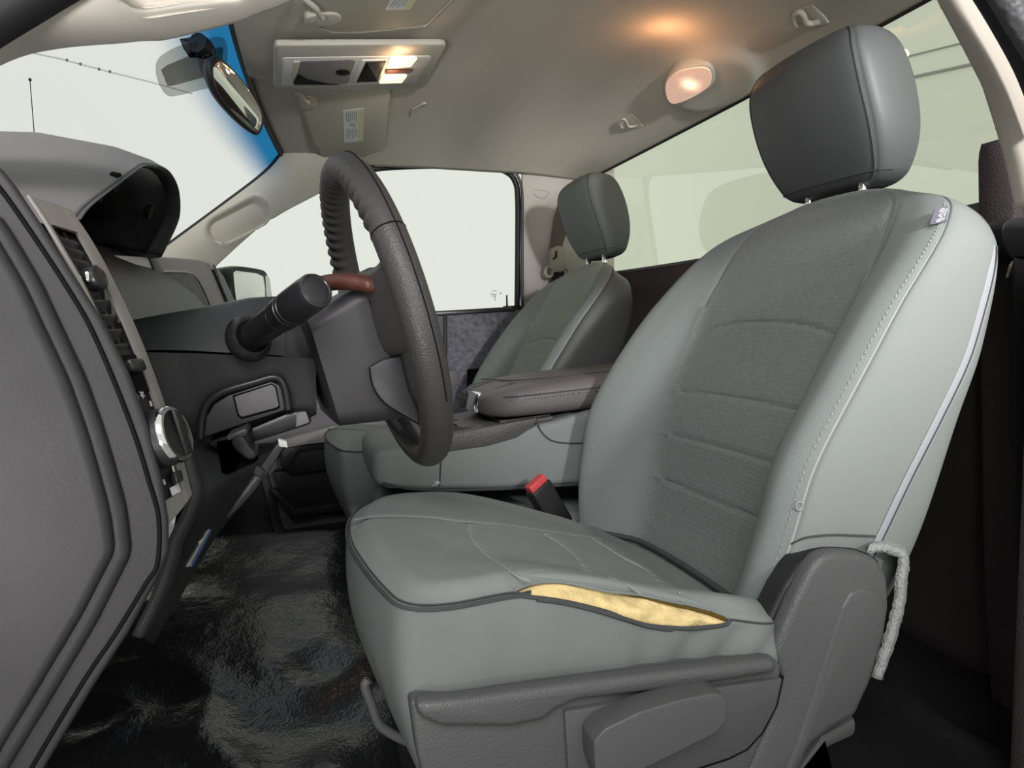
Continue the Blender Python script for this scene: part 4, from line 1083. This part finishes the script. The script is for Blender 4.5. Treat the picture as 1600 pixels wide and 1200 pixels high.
slab('blank_plate_gap', ats([(363, 618), (424, 599), (432, 604), (438, 636), (434, 640), (377, 655), (371, 650)], Y=CYN-.0048), (0, .004, 0), M['void'], colm, .0006)
slab('blank_plate', ats([(366, 620), (424, 601), (430, 605), (436, 634), (432, 637), (378, 652), (373, 648)], Y=CYN-.0062), (0, .004, 0), M['dash_top'], colm, .0012)
slab('shroud_skirt', ats([(322, 690), (395, 668), (448, 645), (480, 640), (488, 662), (470, 668), (400, 690), (352, 702), (330, 700)], Y=CYN+.004), (0, .09, 0), M['softblack'], colm, .004)
slab('skirt_notch', ats([(463, 645), (478, 643), (484, 660), (462, 668)], Y=CYN+.0025), (0, .004, 0), M['dash_top'], colm, .001)
tl = [(360, 682), (378, 676), (384, 686), (392, 700), (399, 705), (401, 716), (388, 720), (372, 708), (362, 696)]
slab('tilt_lever', ats(tl, Y=CYN-.045), (0, .045, 0), M['softblack'], colm, .004, 3)
slab('tilt_lever_lip', ats([(352, 682), (384, 669), (388, 676), (380, 684), (372, 682), (356, 690)], Y=CYN-.047), (0, .05, 0), M['column'], colm, .002)
# stalk
s0, s1 = at(388, 530, Y=.772), at(492, 455, Y=.665)
link('stalk_collar', lathe_bm(s0-(s1-s0)*.02, s0+(s1-s0)*.07, [(0, .0235), (.3, .0245), (.7, .0225), (1, .019), (1, .016)], 30), M['softblack'], colm, True, 40)
link('stalk_boot', lathe_bm(s0+(s1-s0)*.02, s0+(s1-s0)*.12, [(0, .018), (.6, .017), (1, .013)], 26), M['void'], colm, True, 40)
link('stalk', lathe_bm(s0, s1, [(.02, .0135), (.30, .0145), (.505, .0150), (.51, .0143), (.52, .0143), (.525, .0162), (.64, .0168), (.645, .0160), (.655, .0160), (.66, .0170), (.685, .0170), (.69, .0162), (.70, .0162), (.705, .0172), (.93, .0172), (.97, .0165)], 32), M['softblack'], colm, True, 30)
link('stalk_knob', lathe_bm(s0, s1, [(.955, .0150), (.97, .0168), (1.0, .0168), (1.02, .0158), (1.025, .0140), (1.018, .0132), (1.022, .012), (1.03, .006)], 32), M['softblack'], colm, True, 30)

# ------------------------------------------------------------------ steering wheel
WC = Vector((.0843, .84, .5196)); WR = .1671; TH, PH = .2807, -.0903
wn = Vector((math.cos(TH)*math.cos(PH), -math.cos(TH)*math.sin(PH), math.sin(TH)))
wy = Vector((math.sin(PH), math.cos(PH), 0)); wz = wn.cross(wy); wz = wz if wz.z > 0 else -wz
wh = thing('steering_wheel', WC-Vector((0, 0, .17)), 'black steering wheel with finger-grip rim and dark hub, facing the driver seat', 'steering wheel')
def rimp(a, b, r):
    """a round the wheel (0 top, + away from the camera), b round the tube"""
    c = wz*math.cos(a)+wy*math.sin(a); return WC+c*WR+(c*math.cos(b)+wn*math.sin(b))*r
def rim(name, a0, a1, n, m, r0, grip=False):
    rows = []
    for i in range(n+1):
        a = lerp(a0, a1, i/n); row = []
        for k in range(20):
            b = 2*math.pi*k/20; r = r0
            if grip:
                w_ = sstep(a0, a0+.10, a)*(1-sstep(a1-.10, a1, a))
                inner = max(0, math.cos(b+1.75)); r += w_*inner**1.8*.0021*math.cos(a*WR/.0150*2*math.pi)
            row.append(rimp(a, b, r))
        rows.append(row)
    return loft(name, rows, m, wh, True, True, 60)
rg = math.radians
rim('rim_grip', rg(-62), rg(118), 220, M['wheel_smooth'], .0172, True)
rim('rim_lower', rg(118.6), rg(297.4), 120, M['wheel'], .0176)
tube('rim_seam', [rimp(a, rg(20), .0176) for a in [lerp(rg(-64), rg(20), k/40) for k in range(41)]], .0007, M['void'], wh, 5)
tube('rim_seam', [rimp(a, rg(20), .0179) for a in [lerp(rg(240), rg(297), k/30) for k in range(31)]], .0007, M['void'], wh, 5)
for a in (-62.3, 118.3):
    link('rim_joint', tube_bm([rimp(rg(a), 2*math.pi*k/24, .0169) for k in range(25)], .0012, 5), M['void'], wh)
# hub shell in wheel axes: u towards the passenger, v up the wheel, w towards the driver
def wp(u, v, w): return WC+wy*u+wz*v+wn*w
def hubsec(w, hu, vt, vb, r=.018):
    pts = []
    for cu, cv, a0 in ((hu-r, vt-r, 0), (-hu+r, vt-r, 90), (-hu*.9+r, vb+r, 180), (hu*.9-r, vb+r, 270)):
        for k in range(6):
            a = rg(a0+90*k/5); pts.append(wp(cu+r*math.cos(a), cv+r*math.sin(a), w))
    return pts
loft('hub_shell', [hubsec(-.094, .080, .014, -.092), hubsec(-.090, .088, .020, -.098), hubsec(-.040, .096, .036, -.108), hubsec(-.006, .098, .044, -.114), hubsec(.006, .094, .040, -.110)], M['hub'], wh, True, True, 35)
# horn pad on the driver's face, its top seen above the shell
loft('horn_pad', [hubsec(.004, .080, .040, -.070), hubsec(.020, .078, .042, -.066), hubsec(.030, .070, .036, -.058), hubsec(.034, .055, .026, -.045)], M['hub'], wh, True, True, 35)
refl_pts = [at(x, y, Y=Y) for x, y, Y in [(489, 448, .76), (512, 442, .755), (540, 440, .745), (570, 443, .735), (594, 450, .725)]]  # dome lamp reflection on the dark hub top, painted as a reddish-brown strip
tube('hub_top_reflection', refl_pts, [.003, .006, .0075]+[.0085]*19+[.0075, .006, .003], M['brown'], wh, 12, 6, 1.6, (0, 0, 1))['label'] = 'reddish-brown painted reflection on the hub top'
slab('hub_side_panel', ats([(577, 574), (600, 562), (626, 556), (632, 585), (640, 615), (652, 640), (656, 664), (640, 655), (604, 633), (588, 615), (580, 596)], Y=.7385), (0, .01, 0), M['hub'], wh, .002)
tube('hub_side_seam', ats([(577, 574), (580, 596), (588, 615), (604, 633), (640, 655), (656, 664)], Y=.7380), .0008, M['void'], wh, 5, 5)
tube('hub_cover_seam', [p+Vector((0, -.0015, 0)) for p in ats([(577, 468), (590, 500), (602, 530), (612, 548), (628, 555)], Y=.7375)], .0008, M['void'], wh, 5, 5)
# spokes: broad side spokes and two lower ones
def spoke(name, pts, m):
    """pts: (u, v, w, half-height, half-thickness)"""
    rows = []
    q = cat([Vector(p[:3]) for p in pts], 6); hs = [itp([(i, p[3], p[4]) for i, p in enumerate(pts)], k/6) for k in range(len(q))]
    for i, p in enumerate(q):
        t = (q[min(i+1, len(q)-1)]-q[max(i-1, 0)]); t = Vector((t.x, t.y, 0)).normalized(); pr = Vector((-t.y, t.x, 0)); row = []
        for k in range(16):
            a = 2*math.pi*k/16; c, s = math.cos(a), math.sin(a); c = math.copysign(abs(c)**.6, c); s = math.copysign(abs(s)**.6, s)
            x = p+pr*hs[i][0]*c; row.append(wp(x.x, x.y, p.z+hs[i][1]*s))
        rows.append(row)
    return loft(name, rows, m, wh, True, True, 50)
for s in (-1, 1):
    spoke('side_spoke', [(s*.070, .004, -.012, .050, .022), (s*.105, .006, -.010, .046, .017), (s*.135, .008, -.006, .048, .013), (s*.158, .010, -.002, .058, .010), (s*.166, .010, 0, .060, .008)], M['wheel_smooth'])
    spoke('lower_spoke', [(s*.055, -.075, -.018, .030, .020), (s*.062, -.105, -.014, .024, .016), (s*.068, -.135, -.008, .022, .012), (s*.072, -.158, 0, .020, .010)], M['hub'])

# ------------------------------------------------------------------ things under the roof
# rear-view mirror
mir = thing('rearview_mirror', at(345, 205, Y=1.24), 'black-framed rear-view mirror hanging from the windscreen', 'mirror')
mc = at(368, 150, Y=1.25); mn = Vector((.82, -.50, -.22)).normalized()
def onm(px, py, d=0.0):
    dr = FW+RT*((px-800)/F)+UP*((600-py)/F); o_ = mc+mn*d; t = (o_-CAM).dot(mn)/dr.dot(mn); return CAM+dr*t
Mo = cat([onm(x, y) for x, y in [(336, 92), (345, 93), (366, 112), (390, 142), (407, 172), (410, 190), (405, 207), (396, 207), (372, 187), (345, 156), (331, 128), (328, 104)]], 5, True)
mc = sum(Mo, Vector())/len(Mo)
bkr = [[mc+(p-mc)*s-mn*d for p in Mo] for s, d in ((1.0, -.002), (1.04, .001), (1.05, .005), (1.0, .012), (.8, .018), (.5, .021), (.15, .022))]
loft('mirror_housing', bkr, M['black'], mir, True, True, 50)
link('mirror_glass', slab_bm([mc+(p-mc)*.93+mn*.0024 for p in Mo], -mn*.003, .0008), M['mirror'], mir, True, 35)
tube('mirror_arm', [mc-mn*.03+Vector((0, 0, .01)), mc-mn*.045+Vector((-.005, 0, .03)), at(322, 80, Y=1.27), at(308, 66, Y=1.25)], [.010, .010, .011, .012, .013, .013, .014, .014, .015, .015, .016, .016, .016], M['black'], mir, 12, 4)
slab('mirror_foot', ats([(296, 62), (322, 58), (336, 78), (330, 92), (312, 92), (302, 78)], Y=1.26), (-.015, .0, .0), M['black'], mir, .004, 3)
# black dotted screen print patch behind the mirror, printed on the glass
def onws(px, py):
    """windscreen point for a pixel"""
    d = FW + RT*((px-800)/F) + UP*((600-py)/F); best = None
    me = win1.data; mwt = ROOT['window_1']
    for v in me.vertices:
        p = v.co+mwt; a = pj(p); k = (a[0]-px)**2+(a[1]-py)**2
        if best is None or k < best[0]: best = (k, p)
    return CAM+d*((best[1]-CAM).length/d.length)
fo = [(p.x, p.y) for p in cat([(230, 104, 0), (238, 88, 0), (262, 74, 0), (300, 64, 0), (336, 60, 0), (342, 95, 0), (330, 130, 0), (296, 142, 0), (262, 150, 0), (247, 148, 0), (234, 128, 0)], 4, True)]
ft = slab('dot_screen_patch', [onws(x, y)+Vector((.014, -.004, 0)) for x, y in fo], (-.001, 0, .0006), M['screen'], mir, 0); ft['label'] = 'grey dotted band printed round the mirror foot'
fi = [(236, 112), (246, 104), (300, 82), (330, 76), (330, 110), (300, 122), (262, 132), (246, 136)]
slab('sensor_cover', [onws(x, y)+Vector((.020, -.008, 0)) for x, y in fi], (-.004, 0, .002), M['sensor'], mir, .001)
# overhead console
ohc = thing('overhead_console', ceil_at(560, 105), 'beige overhead console with two lit map lamps, on the roof lining', 'roof console')
CPL = [ceil_at(x, y, -.014) for x, y in [(437, 74), (688, 70), (645, 133), (432, 134)]]
cn = (CPL[1]-CPL[0]).cross(CPL[3]-CPL[0]).normalized(); cn = cn if cn.z < 0 else -cn
cc = sum(CPL, Vector())/4
def onc(px, py, d=0.0):
    dr = FW+RT*((px-800)/F)+UP*((600-py)/F); o_ = cc+cn*d; t = (o_-CAM).dot(cn)/dr.dot(cn); return CAM+dr*t
def cslab(name, pts, d, dep, m, bev=.002, n=0, par=None):
    return slab(name, [onc(x, y, d) for x, y in pts], -cn*dep, m, par or ohc, bev, n=n)
cslab('bezel', [(429, 76), (433, 72), (692, 70), (698, 72), (664, 136), (655, 139), (560, 142), (428, 137)], .010, .012, M['pod'], .005)
cslab('face_plate', [(441, 93), (445, 91), (672, 88), (674, 92), (650, 128), (642, 130), (560, 134), (440, 133)], .0115, .006, M['panel_grey'], .0015)
cslab('glasses_bin', [(460, 97), (548, 94), (556, 96), (544, 131), (520, 133), (458, 132)], .0130, .004, M['dash_top'], .0015)
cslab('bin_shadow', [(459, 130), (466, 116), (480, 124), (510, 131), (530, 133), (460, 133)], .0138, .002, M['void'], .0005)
cslab('bin_lip', [(459, 98), (470, 97), (464, 116), (456, 131)], .0142, .003, M['pod'], .001)
bt = cat([Vector((536+11*math.cos(a), 114.5+4.2*math.sin(a), 0)) for a in [k*math.pi/4 for k in range(8)]], 3, True)
cslab('bin_button', [(p.x, p.y) for p in bt], .0150, .003, M['void'], .0006)
cslab('switch_rim', [(566, 95), (606, 94), (592, 130), (549, 131)], .0135, .003, M['panel_grey'], .001)
cslab('switch_well', [(572, 97), (603, 96), (590, 128), (557, 129)], .0142, .002, M['void'], .0006)
cslab('switch_wedge', [(573, 98), (602, 97), (590, 127)], .0150, .002, M['black'], .0005)
cslab('center_slot', [(603, 110), (644, 109), (646, 111), (640, 115), (602, 116)], .0142, .002, M['brown'], .0006)
def map_lamp(pts):
    o = cslab('map_lamp_lens', pts, .0150, .004, M['maplens'], .001)
    a = o.data.attributes.new('hot', 'FLOAT', 'POINT')
    c = sum((v.co for v in o.data.vertices), Vector())/len(o.data.vertices)
    for i, v in enumerate(o.data.vertices): a.data[i].value = .6
    return o
map_lamp([(611, 92), (649, 91), (652, 93), (642, 105), (606, 106)])
map_lamp([(599, 119), (634, 118), (636, 120), (628, 130), (593, 131)])
for px, py in ((630, 98), (615, 125)):
    p = onc(px, py, .03)
    d = bpy.data.lights.new('map_lamp', 'POINT'); d.energy = .10; d.color = (1, .62, .33); d.shadow_soft_size = .008
    o = bpy.data.objects.new('map_lamp_light', d); COL.objects.link(o); o.location = p

# dome lamp
dl = thing('dome_lamp', ceil_at(1075, 135), 'glowing orange dome lamp near the rear window', 'lamp')
dn_ = Vector((.35, -.25, -.9)).normalized()
DP = ceil_at(1075, 133, -.030)
# local normal of the lining
def ceil_n(p):
    e = .01; zx = (ceil_z(p.x+e, p.y)-ceil_z(p.x-e, p.y))/(2*e); zy = (ceil_z(p.x, p.y+e)-ceil_z(p.x, p.y-e))/(2*e)
    return Vector((zx, zy, -1)).normalized()
dn_ = Vector((-.40, -.14, -.9)).normalized()
def ond(px, py, d=0.0):
    dr = FW+RT*((px-800)/F)+UP*((600-py)/F); o_ = DP+dn_*d; t = (o_-CAM).dot(dn_)/dr.dot(dn_); return CAM+dr*t
lens = cat([(1040, 142, 0), (1043, 126, 0), (1062, 112, 0), (1095, 106, 0), (1109, 112, 0), (1111, 128, 0), (1104, 138, 0), (1080, 153, 0), (1056, 162, 0), (1045, 158, 0)], 4, True)
rimd = [((p.x-1076)*1.10+1077, (p.y-134)*1.14+133.5) for p in lens]
slab('lamp_rim', [ond(x, y, .003) for x, y in rimd], -dn_*.06, M['pod'], dl, .004, 3)
lo_ = slab('lamp_lens', [ond(p.x, p.y, .006) for p in lens], -dn_*.012, M['dome'], dl, 0)
bm = bmesh.new(); bm.from_mesh(lo_.data); bmesh.ops.poke(bm, faces=[f for f in bm.faces if len(f.verts) > 8]); bmesh.ops.subdivide_edges(bm, edges=list(bm.edges), cuts=3, use_grid_fill=True); bm.to_mesh(lo_.data); bm.free()
a = lo_.data.attributes.new('hot', 'FLOAT', 'POINT'); hp = ond(1078, 132, .006)-ROOT['dome_lamp']
for i, v in enumerate(lo_.data.vertices): a.data[i].value = max(0, 1-(v.co-hp).length/.028)
for q, e in ((ond(1040, 85, .05), .30),):
    d = bpy.data.lights.new('dome_lamp', 'POINT'); d.energy = e; d.color = (1, .46, .20); d.shadow_soft_size = .012
    o = bpy.data.objects.new('dome_lamp_light', d); COL.objects.link(o); o.location = q

# coat hooks
def hook(px, py, s, label):
    p0 = ceil_at(px, py, -.001); t = thing('coat_hook', p0, label, 'hook', 'coat hooks on the roof lining'); n_ = ceil_n(p0)
    def w(x, y, d=0.0):
        dr = FW+RT*((px+x*s-800)/F)+UP*((600-(py+y*s))/F); o_ = p0+n_*d; tt = (o_-CAM).dot(n_)/dr.dot(n_); return CAM+dr*tt
    slab('hook_base', [w(x, y, .002) for x, y in [(-8, -9), (2, -13), (14, -2), (20, 6), (8, 10), (-8, 6)]], -n_*.006, M['headliner'], t, .002, 3)
    tube('hook_arm', [w(x, y, d) for x, y, d in [(10, 4, .004), (2, 6, .008), (-4, 4, .012), (-6, -2, .013), (-10, -6, .013), (-15, -4, .013), (-16, 2, .013), (-13, 8, .012)]], .0034*s, M['pod'], t, 8, 5)
hook(985, 192, 1.0, 'beige coat hook on the roof lining, beyond the dome lamp')
hook(1265, 28, 1.5, 'beige coat hook on the roof lining, above the driver headrest')

# sun visors
def visor(name, label, outl, d, stick, clip, pv):
    q = [ceil_at(x, y, -d) for x, y in outl]
    c = sum(q, Vector())/len(q); n_ = Vector()
    for i in range(len(q)): n_ += (q[i]-c).cross(q[(i+1) % len(q)]-c)
    n_.normalize(); n_ = n_ if n_.z < 0 else -n_
    def on(px, py, dd=0.0):
        dr = FW+RT*((px-800)/F)+UP*((600-py)/F); o_ = c+n_*dd; tt = (o_-CAM).dot(n_)/dr.dot(n_); return CAM+dr*tt
    t = thing(name, c, label, 'sun visor')
    slab('visor_panel', [on(x, y) for x, y in outl], -n_*.014, M['visor'], t, .004, 3)
    tube('visor_piping', [on(x, y, -.004) for x, y in outl+outl[:1]], .0022, M['visor'], t, 6)
    # warning label
    s = stick; wl = slab('warning_label', [on(x, y, .0006) for x, y in s], -n_*.0005, M['white'], t, 0)
    P4 = [on(x, y, .0009) for x, y in s]
    def uv(u, v): return lerp(lerp(P4[0], P4[1], u), lerp(P4[3], P4[2], u), v)
    slab('label_band', [uv(.76, .02), uv(.97, .02), uv(.97, .98), uv(.76, .98)], -n_*.0002, M['yellow'], wl, 0)
    bm = bmesh.new(); rnd = random.Random(3)
    for k in range(6):
        u = .14+.10*k
        for v0, v1 in ((.06, .30+.1*rnd.random()), (.58, .80+.14*rnd.random())):
            slab_bm([uv(u, v0), uv(u+.03, v0), uv(u+.03, v1), uv(u, v1)], -n_*.0001, 0, 1, bm)
    for a_, b_ in (((.32, .40), (.60, .46)), ((.34, .46), (.60, .52)), ((.32, .44), (.56, .42))):
        slab_bm([uv(*a_), uv(a_[0]+.03, a_[1]+.02), uv(b_[0]+.03, b_[1]+.02), uv(*b_)], -n_*.0001, 0, 1, bm)
    link('label_print', bm, M['print_'], wl, False)
    # clip at the inboard end
    b_ = [on(x, y, .004) for x, y in clip]
    slab('visor_clip', cat(b_, 4, True), -n_*.012, M['pod'], t, .003, 3)
    tube('clip_hook', [on(x, y, dd) for x, y, dd in pv], .0045, M['pod'], t, 8, 5)
    return t
visor('sun_visor', 'beige passenger sun visor with white label, folded beyond the roof console',
      [(474, 142), (610, 140), (609, 160), (603, 232), (592, 246), (560, 252), (505, 248), (498, 232), (492, 230), (482, 200), (470, 165)], .006,
      [(536, 173), (568, 169), (567, 220), (538, 223)], [(467, 158), (472, 152), (488, 153), (496, 160), (494, 167), (484, 171), (470, 170)],
      [(460, 146, .002), (470, 147, .006), (474, 154, .010), (482, 160, .010)])
visor('sun_visor', 'beige driver sun visor with white label, at the top edge nearest the camera',
      [(470, -60), (760, -80), (705, 0), (672, 34), (664, 40), (560, 50), (520, 50), (492, 40)], .010,
      [(622, -20), (668, -26), (640, 15), (601, 16)], [(478, 30), (498, 24), (524, 23), (534, 30), (528, 38), (506, 42), (480, 42)],
      [(468, -8, .004), (480, 2, .010), (494, 14, .016), (500, 26, .016), (504, 28, .012)])
# small visor hook and pin mark on the lining
t = thing('visor_hook', ceil_at(655, 172), 'small beige hook on the lining beside the passenger visor', 'hook')
tube('hook_arm', [ceil_at(x, y, -.004) for x, y in [(643, 180), (644, 172), (652, 167), (662, 162)]], .0022, M['pod'], t, 6, 5)
rbox('hook_foot', ceil_at(662, 162, -.001), (.012, .012, .006), M['pod'], t, .002)

# ------------------------------------------------------------------ outside
sm_ = thing('side_mirror', (-.17, 2.36, .56), 'black-framed door mirror outside the passenger window', 'door mirror')
o_ = [(356, 424), (361, 418), (375, 416), (408, 421), (418, 428), (424, 450), (425, 475), (420, 482), (366, 482), (362, 450)]
mo = [at(x, y, Y=2.32+(x-390)/390*1.2) for x, y in o_]
mnv = Vector((.81, -.58, 0))
cm = sum(mo, Vector())/len(mo)
loft('mirror_shell', [[cm+(p-cm)*s-mnv*d for p in cat(mo, 4, True)] for s, d in ((.96, 0), (1.0, .004), (1.02, .02), (.95, .07), (.7, .11), (.2, .125))], M['black'], sm_, True, True, 50)
slab('mirror_glass', [at(x, y, Y=2.32+(x-390)/390*1.2)+mnv*.002 for x, y in [(364, 426), (368, 423), (400, 427), (411, 432), (414, 452), (414, 482), (370, 482), (366, 452)]], -mnv*.003, M['mirror'], sm_, .001)
slab('mirror_edge', [at(x, y, Y=2.32+(x-390)/390*1.2)+mnv*.004 for x, y in [(414, 430), (420, 434), (426, 478), (417, 482)]], -mnv*.008, M['paint'], sm_, .002)
tube('mirror_arm', [cm+Vector((-.03, .03, -.05)), cm+Vector((-.05, -.10, -.09)), cm+Vector((-.06, -.22, -.12))], .02, M['black'], sm_, 10, 5)
eh = slab('trim_20', [(-.66, .35, .56), (-.66, 2.2, .56), (-1.9, 2.05, .50), (-1.9, .5, .50)], (0, 0, -.3), M['paint'], None, .04, 4, kind='structure')
an = thing('antenna', at(55, 226, Y=2.12), 'thin black whip antenna outside the windscreen', 'antenna')
a0, a1 = at(55.5, 235, Y=2.12), at(47, 127, Y=2.12)
ab = a0+(a0-a1).normalized()*(a0.z-.51)/((a1-a0).normalized().z)
link('antenna_rod', lathe_bm(ab, a1, [(0, .0016), (1, .0011)], 8), M['rubber'], an, True, 50)
link('antenna_tip', lathe_bm(a1, a1+Vector((0, 0, .008)), [(0, .002), (.3, .0036), (.7, .0036), (1, .0015)], 10), M['rubber'], an, True, 50)
link('antenna_base', lathe_bm(ab-Vector((0, 0, .012)), ab+Vector((0, 0, .02)), [(0, .018), (.4, .015), (1, .004)], 16), M['rubber'], an, True, 50)
# light rail along the booth ceiling, seen through the windscreen, and a joint line of the booth beyond the rear window
rail = thing('ceiling_rail', at(150, 108, X=-2.2), 'thin dark rail of booth fixtures seen through the windscreen', 'rail')
def br(px, py, D=3.2):
    d = (FW+RT*((px-800)/F)+UP*((600-py)/F)); return CAM+d*D
tube('rail_tube', [br(30, 78), br(95, 92), br(170, 112), br(235, 128), br(300, 146)], .0035, M['panel_grey'], rail, 6)
for x, y in ((105, 94), (126, 100), (155, 108), (172, 112)): link('rail_fixture', lathe_bm(br(x, y)-Vector((0, 0, .006)), br(x, y)+Vector((0, 0, .006)), [(0, .004), (.5, .007), (1, .004)], 10), M['dash_top'], rail, True, 40)
tube('trim_21', [at(1300, 117, X=4.99), at(1395, 94, X=4.99), at(1620, 38, X=4.99)], .006, M['print_'], None, 6, kind='structure')
tube('trim_22', [at(1300, 145, X=4.99), at(1410, 124, X=4.99), at(1620, 78, X=4.99)], .012, M['studio_floor'], None, 6, kind='structure')
